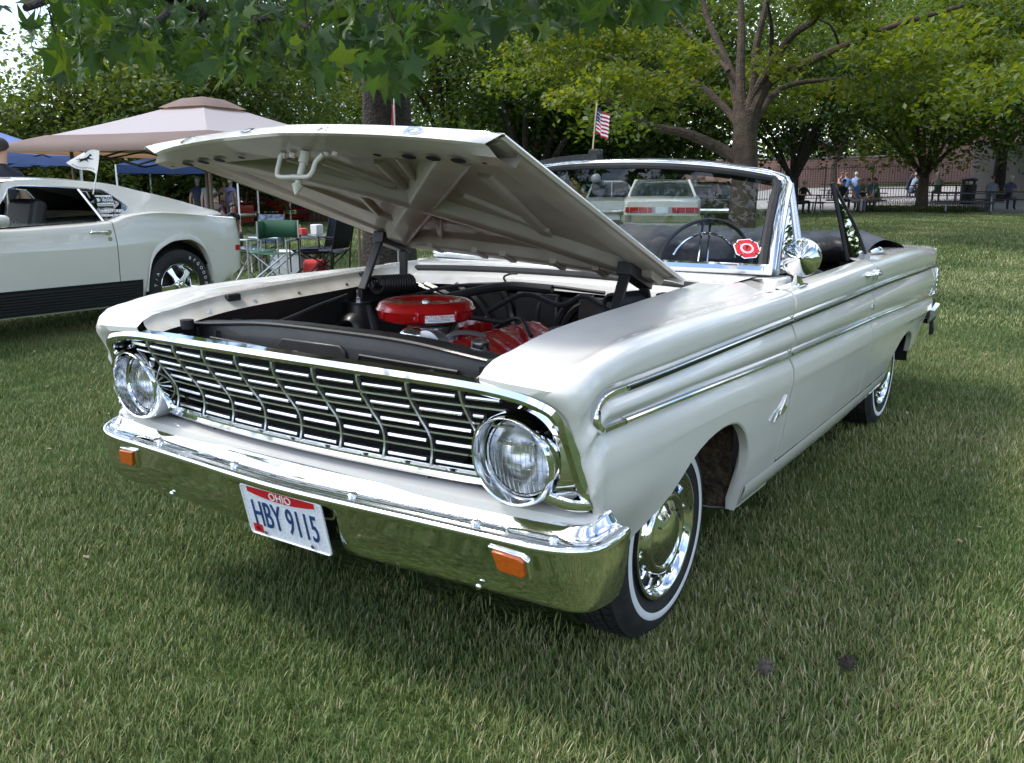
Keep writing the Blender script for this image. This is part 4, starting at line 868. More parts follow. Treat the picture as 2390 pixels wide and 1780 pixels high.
def tree(name, label, base, h, spread, trunk_r, m, bark, seed, nleaf=16000, ls=.20, cr=None, limbs=None, clumps=70, low=.35, group=None, flat=.62, tr=1.0, lean=(0, 0), shell=.5, bias=0.):
    """base: ground point; crown a dome of leafy clumps hung on forking limbs"""
    g = np.random.default_rng(seed); rg = random.Random(seed); base = Vector(base)
    t = empty(name, base, 0, label, 'tree', group); w_ = MB()
    fork = h*low*.8
    limb(w_, [(0, 0, -.1), (0, 0, .15), (lean[0]*.3, lean[1]*.3, fork*.5), (lean[0]*.6, lean[1]*.6, fork)], trunk_r*1.25, trunk_r*.8, 12)
    cc = np.array([lean[0], lean[1], h*(low+(1-low)*.5)]); rz = h*(1-low)*.52
    C = []
    while len(C) < clumps:
        d = g.normal(size=3); d /= np.linalg.norm(d); q = g.random()**.45
        p = cc+d*np.array([spread, spread, rz])*q*.88
        C.append(p)
    C = np.array(C)
    for k in range(10):
        e = C[rg.randrange(clumps)]; f = Vector((lean[0]*.6, lean[1]*.6, fork*(1-.25*rg.random())))
        mid = f.lerp(Vector(e), .5)+Vector((rg.uniform(-.3, .3), rg.uniform(-.3, .3), .25*h*.1)); limb(w_, [f, mid, e], trunk_r*.45, trunk_r*.06, 7, 4)
    w_.obj('trunk', bark, t)
    rs_ = g.uniform(.7, 1.25, clumps)*spread*.30*tr; k = np.maximum(20, nleaf*rs_**2/np.sum(rs_**2)).astype(int)
    P = np.concatenate([clump_pts(c, r, n, g, flat, shell) for c, r, n in zip(C, rs_, k)])
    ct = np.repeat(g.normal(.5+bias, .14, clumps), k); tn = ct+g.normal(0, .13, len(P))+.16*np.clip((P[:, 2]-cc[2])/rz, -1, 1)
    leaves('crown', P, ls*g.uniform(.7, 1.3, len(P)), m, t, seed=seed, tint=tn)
    return t
# --- the tall maple right of centre: limbs measured from the photograph
mb_ = stand(1735, 22.5)
mt = empty('maple_tree', mb_, 0, 'large maple with many forking limbs and yellow-green leaves behind the convertible windscreen', 'tree')
def lp(px, py, dd=0.): return Vector(at(px, py, 22.5*math.cos(math.atan((px-1195)/FOC))+dd).tolist())-Vector(mb_)
tr_ = MB()
limb(tr_, [Vector((0, 0, -.2)), Vector((0, 0, .2)), lp(1738, 420), lp(1738, 330), lp(1742, 262)], .36, .28, 14)
MLIMB = [([(1730, 380), (1680, 345), (1600, 310), (1510, 290), (1420, 235), (1350, 160), (1300, 110)], .17, .04, 0), ([(1730, 300), (1690, 250), (1620, 190), (1530, 175), (1400, 120)], .12, .03, 1.5), ([(1728, 300), (1715, 200), (1690, 130), (1650, 40), (1630, -60)], .15, .05, .6),
         ([(1735, 290), (1728, 180), (1730, 60), (1725, -80)], .16, .06, 0), ([(1745, 280), (1760, 200), (1765, 110), (1790, 0), (1800, -100)], .14, .05, -.6), ([(1748, 290), (1790, 195), (1860, 155), (1960, 110), (2080, 60), (2250, 10)], .17, .04, -1.0),
         ([(1752, 300), (1800, 225), (1850, 195), (1960, 183), (2100, 175), (2280, 158)], .10, .02, .8), ([(1745, 250), (1800, 150), (1850, 80), (1905, 40), (1930, -40)], .14, .04, -1.6), ([(1800, 130), (1800, 60), (1790, 0)], .07, .03, -1.4), ([(1700, 165), (1660, 120), (1600, 70), (1560, 0)], .06, .02, .8), ([(1960, 110), (1940, 60), (1900, 40)], .04, .015, -1)]
for pts, a, b_, dd in MLIMB: limb(tr_, [lp(px, py, dd*i/len(pts)*2) for i, (px, py) in enumerate(pts)], a, b_, 9)
tr_.obj('trunk', BARK, mt)
g = np.random.default_rng(3); C = []
for k in range(150):
    px = g.uniform(1180, 2420); e = abs(px-1740)/650; py = g.uniform(-420, 250-70*math.cos(px/150.)-60*e)
    if abs(px-1740) < 110 and py > -60: continue
    if 1560 < px < 1960 and py > 30 and g.random() < .45: continue
    C.append(np.array(lp(px, py, g.uniform(-5.5, 4.5))))
for k in range(26): px = g.uniform(1230, 2350); C.append(np.array(lp(px, g.uniform(120, 270), g.uniform(-2, 3))))
P = np.concatenate([clump_pts(c, g.uniform(.55, 1.15), 260, g, .45, .35) for c in C]); ct = np.repeat(g.normal(.52, .16, len(C)), 260)
leaves('crown', P, g.uniform(.10, .19, len(P)), LFM, mt, seed=8, tint=ct+g.normal(0, .14, len(P)))
# --- the sweetgum whose boughs hang over both cars
sb = stand(905, 12.5)
sg_t = empty('sweetgum_tree', sb, 0, 'dark trunked sweetgum with star-shaped leaves overhanging the cars along the top', 'tree')
def sp_(px, py, d): return Vector(at(px, py, d).tolist())-Vector(sb)
tr_ = MB(); limb(tr_, [Vector((0, 0, -.3)), Vector((0, 0, .4)), sp_(905, 330, 11.9), sp_(900, 200, 11.6), sp_(900, 60, 11.4), sp_(890, -200, 11.2)], .42, .24, 16)
for pts, a, b_ in (([(885, 110, 11.5), (760, 92, 9.5), (640, 95, 7.5), (520, 60, 5.5), (420, 0, 4.6), (300, -90, 3.8)], .16, .03), ([(915, 150, 11.5), (1000, 80, 9.5), (1120, 50, 7.5), (1300, -40, 5.5), (1500, -160, 4.2)], .15, .03), ([(890, 40, 11.4), (700, -60, 9), (450, -60, 7), (200, -30, 5.5), (60, 20, 4.8)], .12, .02),
                 ([(900, 0, 11.4), (950, -120, 9), (1000, -300, 6), (1000, -600, 3.5)], .14, .03), ([(420, 0, 4.6), (380, 40, 4.2), (330, 70, 4.0)], .03, .008), ([(640, 95, 7.5), (560, 140, 6), (470, 170, 5)], .04, .01), ([(1000, 80, 9.5), (960, 110, 6.5), (930, 120, 4.6)], .05, .01), ([(520, 60, 5.5), (640, 40, 4.4), (730, 70, 3.9)], .03, .008)):
    limb(tr_, [sp_(*p) for p in pts], a, b_, 9)
tr_.obj('trunk', BARKD, sg_t)
g = np.random.default_rng(21); P = []; S = []; T = []
# sprays measured against the lower outline of the foliage in the photograph
LO = pch([-300, 0, 60, 130, 175, 230, 320, 430, 520, 600, 690, 745, 800, 850, 900, 960, 1010, 1090, 1200, 1300, 1400, 1560, 1700], [20, 70, 110, 165, 190, 125, 135, 170, 172, 168, 160, 195, 125, 160, 215, 210, 110, 85, 70, 72, 45, 25, 0])
while len(P) < 3900:
    px = g.uniform(-380, 1620); lo = float(LO(px)); py = lo-abs(g.normal(0, 1))*130
    if py < -420: continue
    if -80 < px < 120 and py > -80 and g.random() < .93: continue
    if px < 60 and g.random() < .5: continue
    d = g.uniform(3.3, 9.5)
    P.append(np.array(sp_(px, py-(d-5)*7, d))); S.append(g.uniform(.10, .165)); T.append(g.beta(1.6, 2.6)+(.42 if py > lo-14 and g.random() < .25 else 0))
nb = len(P)
PA = np.array(P); SA = np.array(S); TA = np.array(T)
for k in range(3):
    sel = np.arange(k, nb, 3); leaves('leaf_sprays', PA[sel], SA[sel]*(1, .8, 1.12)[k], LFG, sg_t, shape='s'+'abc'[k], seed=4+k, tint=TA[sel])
tw = MB()
for i in range(0, nb, 11):
    p = Vector(PA[i]); d = Vector((g.normal(0, .10), g.normal(0, .10), abs(g.normal(.22, .06)))); tw.tube([p+Vector((0, 0, .01)), p+d*.5+Vector((g.normal(0, .02), 0, 0)), p+d*1.3], [.0012, .0022, .0034], 4)
tag(tw.obj('twigs', BARKD, sg_t), kind='stuff')
# rest of the crown, above and beyond the frame: it shades the cars
P = []
while len(P) < 60:
    p = np.array([g.uniform(-13, 6.5), g.uniform(-7, 14), g.uniform(3.4, 10)]); q = (p-np.array([-3.5, 3.5, 5.0]))/np.array([9.5, 10, 5.2])
    if (q**2).sum() > 1: continue
    v = p-CAM; dep = v@_f
    if dep > 0:
        yy = 890-FOC*(v@_u)/dep; xx = 1195+FOC*(v@_r)/dep
        if yy > -250 and -500 < xx < 2900: continue
    P.append(p-np.array(sb))
cp = np.concatenate([clump_pts(c, g.uniform(.8, 1.5), 140, g, .55, .2) for c in P])
leaves('upper_crown', cp, g.uniform(.16, .27, len(cp)), LFG, sg_t, seed=5)
# --- trees further back
FAR = [  # px, distance, height, spread, trunk, leaf material, nleaf, leaf size, low, label
    (2155, 41, 8.5, 5.6, .24, LFM, 15000, .22, .22, 'young maple standing inside the low hoop fence by the picnic tables', .1),
    (1850, 37, 9.5, 5.2, .26, LFD, 15000, .22, .20, 'short dark-trunked tree at the edge of the paved area behind the windscreen pillar', .25),
    (2330, 46, 12, 6.0, .28, LFD, 15000, .24, .26, 'slim-trunked tree beside the black litter bin', .15),
    (2440, 40, 11, 5.5, .3, LFD, 13000, .24, .12, 'broad dark tree at the right edge of the picnic area', .05),
    (1240, 34, 11, 6.0, .4, LFD, 17000, .23, .10, 'bushy deep green tree behind the small flag', .2),
    (1420, 36, 9, 5.2, .35, LFD, 15000, .24, .06, 'rounded dark green tree under the long low maple limb', .1),
    (1560, 40, 12, 6.0, .35, LFB, 14000, .26, .10, 'mid green tree standing behind the maple trunk', .1),
    (1060, 40, 14, 6.5, .4, LFB, 16000, .26, .12, 'tall green tree behind the sweetgum trunk', .2),
    (700, 46, 11, 6.0, .4, LFB, 13000, .24, .14, 'airy pale tree with sky showing through above the tan canopy', .35),
    (480, 38, 8.4, 6.0, .35, LFD, 17000, .23, .06, 'dense green tree behind the peak of the tan canopy', .2),
    (300, 36, 7.4, 5.5, .35, LFB, 17000, .23, .05, 'wide leafy tree behind the flag on the white coupe', .1),
    (60, 42, 4.9, 4.2, .35, LFB, 15000, .23, .05, 'light green tree at the left edge behind the blue canopy', .1),
    (-300, 36, 6, 5.5, .35, LFD, 12000, .25, .05, 'dark tree beyond the left edge of the lawn', .1),
    (1950, 66, 15, 9, .4, LFM, 13000, .34, .16, 'tall yellow-green tree behind the brick wall', .0),
    (2250, 68, 16, 9, .4, LFB, 13000, .34, .14, 'tall green tree behind the brick wall above the litter bin', .0),
    (880, 60, 11, 7.5, .4, LFD, 12000, .32, .06, 'dark distant tree showing between the sweetgum trunk and canopy', .1),
]
# far belt of woodland all round the park
g = np.random.default_rng(31); n = 420; az = g.uniform(0, 2*math.pi, n); rr = g.uniform(72, 95, n); cx = CAM[0]+rr*np.sin(az); cy_ = CAM[1]+rr*np.cos(az); hh = g.uniform(4, 9, n)
P = np.concatenate([clump_pts((x, y, z), g.uniform(3.0, 5.0), 170, g, .8, .5) for x, y, z in zip(cx, cy_, hh*.62)]+[clump_pts((x, y, 2.2), 3.6, 110, g, .7, .5) for x, y in zip(cx, cy_)])
tag(leaves('far_woodland', P, g.uniform(.5, .95, len(P)), LFD, None, seed=32), 'distant belt of dark green woodland around the park', 'woodland', kind='stuff')
for i, (px, dd, h, sp2, tr0, lm, nl, lsz, low, lab, ln) in enumerate(FAR):
    tree('park_tree', lab, stand(px, dd), h, sp2, tr0, lm, BARK if lm is LFM else BARKD, 40+i, int(nl*1.45), lsz*.86, low=low, group='trees around the lawn', clumps=64 if i != 8 else 46, bias=ln*.2)

for i, (x, y, h, sp2, lab) in enumerate(((9, 33, 10, 5.5, 'leafy tree just beyond the right edge of the lawn'), (15, 22, 11, 6.0, 'broad tree out to the right of the convertible'), (22, 34, 12, 6.5, 'tall tree far out to the right of the lawn'), (24, 8, 11, 6.5, 'wide tree on the open lawn to the right'))):
    tree('park_tree', lab, (x, y, float(gz(x, y))), h, sp2, .3, LFD, BARKD, 90+i, 9000, .30, low=.05, group='trees around the lawn', clumps=50)
# ================================================================== grass blades on the lawn
GRM = bpy.data.materials.new('grass_blade'); GRM.use_nodes = True
t = GRM.node_tree; bs = t.nodes['Principled BSDF']; o_ = t.nodes['Material Output']
a1 = t.nodes.new('ShaderNodeAttribute'); a1.attribute_name = 'tint'
a2 = t.nodes.new('ShaderNodeAttribute'); a2.attribute_type = 'INSTANCER'; a2.attribute_name = 'patch'
ad = t.nodes.new('ShaderNodeMath'); ad.operation = 'ADD'; t.links.new(a1.outputs['Fac'], ad.inputs[0]); t.links.new(a2.outputs['Fac'], ad.inputs[1])
rp = t.nodes.new('ShaderNodeValToRGB'); e = rp.color_ramp.elements; e[0].position = .0; e[0].color = (.070, .120, .034, 1); e[1].position = 1.; e[1].color = (.58, .50, .32, 1)
for ps, c in ((.30, (.132, .195, .056)), (.55, (.225, .270, .085)), (.80, (.31, .31, .13)), (.90, (.42, .38, .21))): x = rp.color_ramp.elements.new(ps); x.color = (*c, 1)
t.links.new(ad.outputs[0], rp.inputs['Fac']); t.links.new(rp.outputs['Color'], bs.inputs['Base Color']); bs.inputs['Roughness'].default_value = .5; bs.inputs['Specular IOR Level'].default_value = .4
tl = t.nodes.new('ShaderNodeBsdfTranslucent'); t.links.new(rp.outputs['Color'], tl.inputs['Color']); ms = t.nodes.new('ShaderNodeMixShader'); ms.inputs['Fac'].default_value = .25
t.links.new(bs.outputs['BSDF'], ms.inputs[1]); t.links.new(tl.outputs['BSDF'], ms.inputs[2]); t.links.new(ms.outputs['Shader'], o_.inputs['Surface'])
gcol = bpy.data.collections.new('grass_tufts'); g = np.random.default_rng(77)
def tuft(n, rad, h0, h1, wd, seed):
    g = np.random.default_rng(seed); V = []; F = []; T = []
    for k in range(n):
        a = g.uniform(0, 2*math.pi); r = rad*math.sqrt(g.random()); bx, by = r*math.cos(a), r*math.sin(a); h = g.uniform(h0, h1); la = g.uniform(0, 2*math.pi); lean = g.uniform(.08, .75)*h
        dx, dy = math.cos(la), math.sin(la); wx, wy = -dy*wd/2, dx*wd/2; i0 = len(V)
        for s, q in ((0, 1.), (.45, .85), (.8, .5)):
            cx = bx+dx*lean*s**1.8; cy = by+dy*lean*s**1.8; cz = h*s*(1-.25*s*lean/h)-.006
            V += [(cx-wx*q, cy-wy*q, cz), (cx+wx*q, cy+wy*q, cz)]
        V.append((bx+dx*lean, by+dy*lean, h*(1-.25*lean/h)-.006))
        F += [(i0, i0+1, i0+3, i0+2), (i0+2, i0+3, i0+5, i0+4), (i0+4, i0+5, i0+6)]
        tt = g.beta(1.5, 2.2)*.82 if g.random() > .09 else g.uniform(.80, 1.0); T += [tt]*7
    me = bpy.data.meshes.new('grass_tuft'); me.from_pydata(V, [], F); me.materials.append(GRM)
    at_ = me.attributes.new('tint', 'FLOAT', 'POINT'); at_.data.foreach_set('value', np.array(T, np.float32)); me.polygons.foreach_set('use_smooth', [True]*len(me.polygons))
    o = bpy.data.objects.new('grass_tuft', me); gcol.objects.link(o); return o
for k in range(5): tuft(58, .085, .020, .048, .0034, 100+k)
for k in range(3): tuft(60, .20, .03, .06, .010, 200+k)
pts = []; idx = []; scl = []; pat = []
def scatter(r0, r1, dens, kinds, s0, s1, half=62):
    n = int(dens*(r1*r1-r0*r0)*R(half)); rr = np.sqrt(g.uniform(r0*r0, r1*r1, n)); aa = YAW+g.uniform(-R(half), R(half), n)
    x = CAM[0]+rr*np.sin(aa); y = CAM[1]+rr*np.cos(aa)
    ok = ~((np.abs(x) < .62) & (y > -.2) & (y < 3.5)); ok &= (y < PAVE_Y(x)) if r1 > 20 else ok
    x = x[ok]; y = y[ok]; pts.append(np.stack([x, y, gz(x, y)], 1)); idx.append(g.choice(kinds, len(x)))
    p = .04*np.sin(x*4.3+y*3.1)+.10*np.sin(x*1.9+np.sin(y*1.3)*1.4)+.08*np.sin(y*2.7+x*.8)+.10*np.sin(x*.63-y*.47+1)+g.normal(0, .05, len(x)); pat.append(p)
    scl.append(g.uniform(s0, s1, len(x))*(1+.45*p))
def PAVE_Y(x): return 36.5-.30*np.asarray(x)
scatter(.4, 4.5, 430, range(5), .85, 1.2); scatter(4.5, 9, 210, range(5), .95, 1.4); scatter(9, 16, 46, range(5, 8), .9, 1.25, 55); scatter(16, 46, 17, range(5, 8), 1.1, 1.8, 42)
pts = np.concatenate(pts); idx = np.concatenate(idx); scl = np.concatenate(scl); pat = np.concatenate(pat); n = len(pts)
me = bpy.data.meshes.new('grass'); me.vertices.add(n); me.vertices.foreach_set('co', pts.reshape(-1).astype(np.float32))
for nm, ty, v in (('pick', 'INT', idx.astype(np.int32)), ('size', 'FLOAT', scl.astype(np.float32)), ('patch', 'FLOAT', pat.astype(np.float32)), ('turn', 'FLOAT', g.uniform(0, 6.28, n).astype(np.float32))):
    me.attributes.new(nm, ty, 'POINT').data.foreach_set('value', v)
grass = link('grass', me, GRM); tag(grass, 'short mown grass blades covering the lawn', 'grass', kind='stuff')
ng = bpy.data.node_groups.new('grass_scatter', 'GeometryNodeTree'); ng.interface.new_socket('Geometry', in_out='INPUT', socket_type='NodeSocketGeometry'); ng.interface.new_socket('Geometry', in_out='OUTPUT', socket_type='NodeSocketGeometry')
gi = ng.nodes.new('NodeGroupInput'); go = ng.nodes.new('NodeGroupOutput'); ip = ng.nodes.new('GeometryNodeInstanceOnPoints'); ci = ng.nodes.new('GeometryNodeCollectionInfo')
ci.inputs['Collection'].default_value = gcol; ci.inputs['Separate Children'].default_value = True; ci.inputs['Reset Children'].default_value = True
def na(nm, ty):
    q = ng.nodes.new('GeometryNodeInputNamedAttribute'); q.data_type = ty; q.inputs['Name'].default_value = nm; return q.outputs['Attribute']
ip.inputs['Pick Instance'].default_value = True
cx = ng.nodes.new('ShaderNodeCombineXYZ'); er = ng.nodes.new('FunctionNodeEulerToRotation')
ng.links.new(na('turn', 'FLOAT'), cx.inputs['Z']); ng.links.new(cx.outputs[0], er.inputs[0]); ng.links.new(er.outputs[0], ip.inputs['Rotation'])
ng.links.new(na('pick', 'INT'), ip.inputs['Instance Index']); ng.links.new(na('size', 'FLOAT'), ip.inputs['Scale'])
ng.links.new(gi.outputs[0], ip.inputs['Points']); ng.links.new(ci.outputs[0], ip.inputs['Instance']); ng.links.new(ip.outputs[0], go.inputs[0])
md = grass.modifiers.new('scatter', 'NODES'); md.node_group = ng

# dry bits and clippings lying in the turf
g = np.random.default_rng(15); n = 420; rr = np.sqrt(g.uniform(1, 60, n)); aa = YAW+g.uniform(-R(50), R(50), n); P = np.stack([CAM[0]+rr*np.sin(aa), CAM[1]+rr*np.cos(aa), g.uniform(.022, .040, n)], 1); P[:, 2] += gz(P[:, 0], P[:, 1])
DRY = leafmat('dry_leaf', (.10, .065, .035), (.22, .16, .085), (.38, .31, .19), tr=.1)
tag(leaves('dry_litter', P, g.uniform(.010, .035, n), DRY, None, up=1.2, seed=6), 'scattered dry leaf bits and clippings in the grass', 'leaf litter', kind='stuff')
# ================================================================== the white fastback coupe on the left
MW = mat('coupe_white_paint', (.78, .755, .685), .2, 0, .5, 1.0, noise=(3, .03, None))
MX, MY = -6.41, 2.99; MZ = .012
mu = empty('white_fastback_coupe', (MX, MY, MZ), 0, 'white fastback muscle coupe with black sill stripe parked left of the convertible', 'car')
fb = pch([-3.5, -3.0, -2.0, -1.5, -1.15, -.7, -.61, -.46, -.155, .36, .70], [.84, .90, .93, .907, .918, .935, .942, .985, 1.012, .972, .945])
fr = pch([-1.75, -1.35, -1.0, -.69, -.42, -.2, .17, .57, .80], [.93, 1.305, 1.318, 1.31, 1.277, 1.215, 1.13, 1.035, .97])
fw = pch([-3.5, -3.2, -2.6, -1.5, -.6, .1, .5, .70, .80], [.80, .87, .90, .905, .91, .915, .90, .86, .80])
ARCH = pch([-.40, -.355, -.335, -.277, -.157, -.026, .104, .215, .30, .345, .362, .40], [.20, .30, .42, .60, .705, .75, .755, .715, .63, .50, .36, .30])
ARCHF = lambda s: ARCH(s+2.743)
def msec(s):
    w_ = float(fw(s)); zb = float(fb(s)); lo = .20
    if -.40 < s < .40: lo = float(ARCH(s))
    elif -3.14 < s < -2.34: lo = float(ARCHF(s))
    elif s >= .40: lo = .30+.13*smst(.4, .8, s)
    P = []
    for i, (x, z) in enumerate(((-.06, .20), (-.025, .27), (-.012, .36), (-.004, .44), (0, .58), (.002, .72), (.0, .755), (-.012, .785), (-.026, .84), (-.045, .90))):
        P.append([w_+x, max(z, 0)])
    zt = zb-.015; k = (zt-.2)/(.90-.2); P = [[x, .2+(z-.2)*min(k, 1.1) if z > .76 else z] for x, z in P]
    P = [[x, max(z, lo-.0+(.75-lo)*0)] if z < lo else [x, z] for x, z in P]
    hips = .03*math.exp(-((s+.0)/.55)**2)
    P += [[w_-.065+hips, zb-.008], [w_-.10+hips, zb], [w_-.15, zb+.002]]
    return P
ss = sorted(set([round(float(x), 4) for x in np.concatenate([np.linspace(-3.55, -3.14, 6), np.linspace(-3.14, -2.34, 24), np.linspace(-2.3, -.612, 14), np.linspace(-.605, -.42, 4), np.linspace(-.40, .40, 40), np.linspace(.42, .80, 10)])]))
for sgn in (1, -1):
    b = MB(); rr = [[(x, s, z) for x, z in msec(s)] for s in ss]; b.grid([r for r in rr if r[0][1] <= -.609]); b.grid([r for r in rr if r[0][1] >= -.608])
    # tail: rolled end with a lip
    e = rr[-1]; b.grid([e, [(x-.03, s+.012, z) for x, s, z in e], [(x-.10, s+.02, z) for x, s, z in e], [(0, s+.03, z) for x, s, z in e]])
    b.obj('body_side', MW, mu, mx=sgn < 0, ang=60)
    b = MB(); b.grid([[(msec(s)[-1][0]*k, s, msec(s)[-1][1]+.02*(1-k)) for k in (1, .8, .5, 0)] for s in ss if s < -1.55 or s > .45]); 
    b.obj('hood_panel' if 0 else 'deck_and_bonnet', MW, mu, mx=sgn < 0)
    # sill stripe with its ribs
    for k in range(7):
        z = .245+.024*k
        q = MB(); q.grid([[(float(fw(s))+{0: -.030, 1: -.022, 2: -.016, 3: -.012, 4: -.009, 5: -.006, 6: -.003}[k]+dx, s, z+dz+.0*s) for s in np.linspace(-2.28, -.42, 12)] for dx, dz in ((.001, -.010), (.007, -.006), (.007, .006), (.001, .010))]); q.obj('stripe_rib', BKM, mu, mx=sgn < 0)
    q = MB(); q.grid([[(float(fw(s))+dx, s, z) for s in np.linspace(-2.30, -.39, 12)] for dx, z in ((-.030, .215), (-.022, .27), (-.008, .34), (-.001, .41), (.004, .425))]); q.obj('sill_stripe', BKM, mu, mx=sgn < 0)
    # cabin side: pillars and sail panel round the side window
    def cab(s, z): 
        zb = float(fb(min(s, .7))); t_ = (z-zb)/(1.29-.93); return (float(fw(min(s, .7)))-.13-.24*t_, s, z)
    up = [(-1.393, 1.135), (-1.317, 1.222), (-1.211, 1.243), (-.916, 1.236), (-.535, 1.208), (-.47, 1.165), (-.40, 1.10), (-.372, 1.06), (-.38, 1.03), (-.446, 1.005), (-.53, .968), (-.61, .945), (-.70, .938)]
    q = MB()
    roofl = [(-1.60, 1.10), (-1.42, 1.245), (-1.30, 1.285), (-1.0, 1.298), (-.69, 1.288), (-.42, 1.255), (-.2, 1.20)]
    q.grid([[cab(*p) for p in up[:5]], [cab(*p) for p in ((-1.50, 1.16), (-1.36, 1.262), (-1.21, 1.29), (-.916, 1.297), (-.53, 1.272))]])
    q.grid([[cab(-1.393, 1.135), cab(-1.62, .92)], [cab(-1.50, 1.16), cab(-1.72, .93)]])
    out_s = [(-.53, 1.272), (-.40, 1.252), (-.2, 1.20), (.0, 1.155), (.2, 1.105), (.40, 1.05), (.60, 1.0), (.66, .965), (.40, .968)]
    inn_s = [(-.535, 1.208), (-.47, 1.165), (-.40, 1.10), (-.372, 1.06), (-.38, 1.03), (-.446, 1.005), (-.446, .987), (-.30, 1.0), (.0, 1.0), (.36, .97), (.62, .95)]
    n_ = 22; f1 = pch(np.linspace(0, 1, len(out_s)), np.array(out_s)); f2 = pch(np.linspace(0, 1, len(inn_s)), np.array(inn_s)); tt = np.linspace(0, 1, n_)
    q.grid([[cab(*(f2(t_)*(1-k)+f1(t_)*k)) for t_ in tt] for k in (0, .33, .66, 1)]); q.obj('roof_pillar', MW, mu, mx=sgn < 0, ang=70); q.v = [(x-.022, y, z) for x, y, z in q.v]; q.obj('pillar_lining', DRK, mu, mx=sgn < 0)
    wl = [(-.729, 1.225), (-.535, 1.208), (-.47, 1.165), (-.40, 1.10), (-.372, 1.06), (-.38, 1.03), (-.446, 1.005), (-.53, .968), (-.638, .940)]
    q = MB(); q.add([Vector(cab(*p))-Vector((.012, 0, 0)) for p in wl], [tuple(range(len(wl)))]); wn = q.obj('quarter_window', GLD, mu, mx=sgn < 0, smooth=False)
    q = MB(); q.tube([cab(*p) for p in up], .007, 6); q.obj('window_trim', CHS, mu, mx=sgn < 0)
    q = MB(); q.tube([Vector(cab(-.729, 1.215))+Vector((.002, 0, 0)), Vector(cab(-.638, .940))+Vector((.002, 0, 0))], .010, 6); q.obj('quarter_pillar', CHS, mu, mx=sgn < 0)
    # arch flare, wheel well
    a_ = [(float(fw(s))+.002, s, float(ARCH(s))) for s in np.linspace(-.352, .36, 40)]
    q = MB(); q.grid([[(x, s, z+.05*min(1, max(0, (z-.3)/.3))) for x, s, z in a_], [(x+.010, s, z+.02*min(1, max(0, (z-.3)/.3))) for x, s, z in a_], [(x+.010, s, z) for x, s, z in a_], [(x-.04, s, z-.005) for x, s, z in a_]]); q.obj('arch_flare', MW, mu, mx=sgn < 0)
    q = MB(); th = np.linspace(0, math.pi, 20)
    for s0 in (0, -2.743): q.grid([[(x, s0-math.cos(t_)*.38, .33+math.sin(t_)*.41) for t_ in th] for x in (.87, .5)]); q.grid([[(.5, s0-math.cos(t_)*r, .33+math.sin(t_)*r) for t_ in th] for r in (.41, .02)])
    q.obj('wheel_well', DRK, mu, mx=sgn < 0)
    q = MB(); q.box((float(fw(.7))-.004, .705, .645), (.016, .085, .055)); q.obj('side_marker', REDL, mu, mx=sgn < 0, bevel=.005)
    q = MB(); q.tube(cat([(.885, -.83, .855), (.905, -.82, .858), (.912, -.75, .856), (.905, -.68, .853)], 4), .011, 8, flat=.7); q.cyl((.88, -.67, .85), (.905, -.67, .85), .022, n=14); q.obj('door_handle', CH, mu, mx=sgn < 0)
    q = MB(); q.cyl((.89, -.668, .795), (.908, -.668, .795), .018, n=14); q.obj('door_lock', CH, mu, mx=sgn < 0)
    q = MB(); q.tube(cat([(.95, -1.70, .965), (.955, -1.62, .975), (.95, -1.55, .97)], 4), [.03]+[.052]*7+[.045], 12, flat=.85); q.cyl((.86, -1.62, .90), (.94, -1.63, .95), .02); q.obj('door_mirror', MW, mu, mx=sgn < 0)
    q = MB(); q.box((.34, -1.42, .62), (.50, .52, .24)); q.box((.34, -1.10, .88), (.46, .14, .52), Matrix.Rotation(R(-15), 3, 'X')); q.obj('bucket_seat', VIN, mu, mx=sgn < 0, bevel=.06, seg=3)
b = MB(); b.grid([[(x*max(.02, float(fw(min(s, .7)))-.13-.24*max(0, (float(fr(s))-.03-float(fb(min(s, .7))))/.36)), s, float(fr(s))-.03*abs(x)**2.2) for x in np.linspace(-1, 1, 15)] for s in np.linspace(-1.38, .80, 30)]); b.obj('roof', MW, mu, ang=70)
b = MB(); b.grid([[(x*.52, s, float(fr(s))-.07) for x in np.linspace(-1, 1, 5)] for s in np.linspace(-1.25, .5, 8)]); b.obj('headlining', DRK, mu)
for sx in (-.79, .79): b = MB(); b.box((sx, -1.1, .66), (.03, 1.2, .5)); b.obj('door_lining', DRK, mu)
b = MB(); b.grid([[(x*(.78-.22*k), -1.78+.42*k, .94+.36*k-.03*x*x*k) for x in np.linspace(-1, 1, 11)] for k in (0, .5, 1)]); b.obj('windscreen', GLD, mu)
b = MB(); b.box((0, -.25, .62), (1.5, .9, .5)); b.box((0, -1.3, .32), (1.5, 2.2, .1)); b.obj('cabin_trim', DRK, mu, bevel=.05)
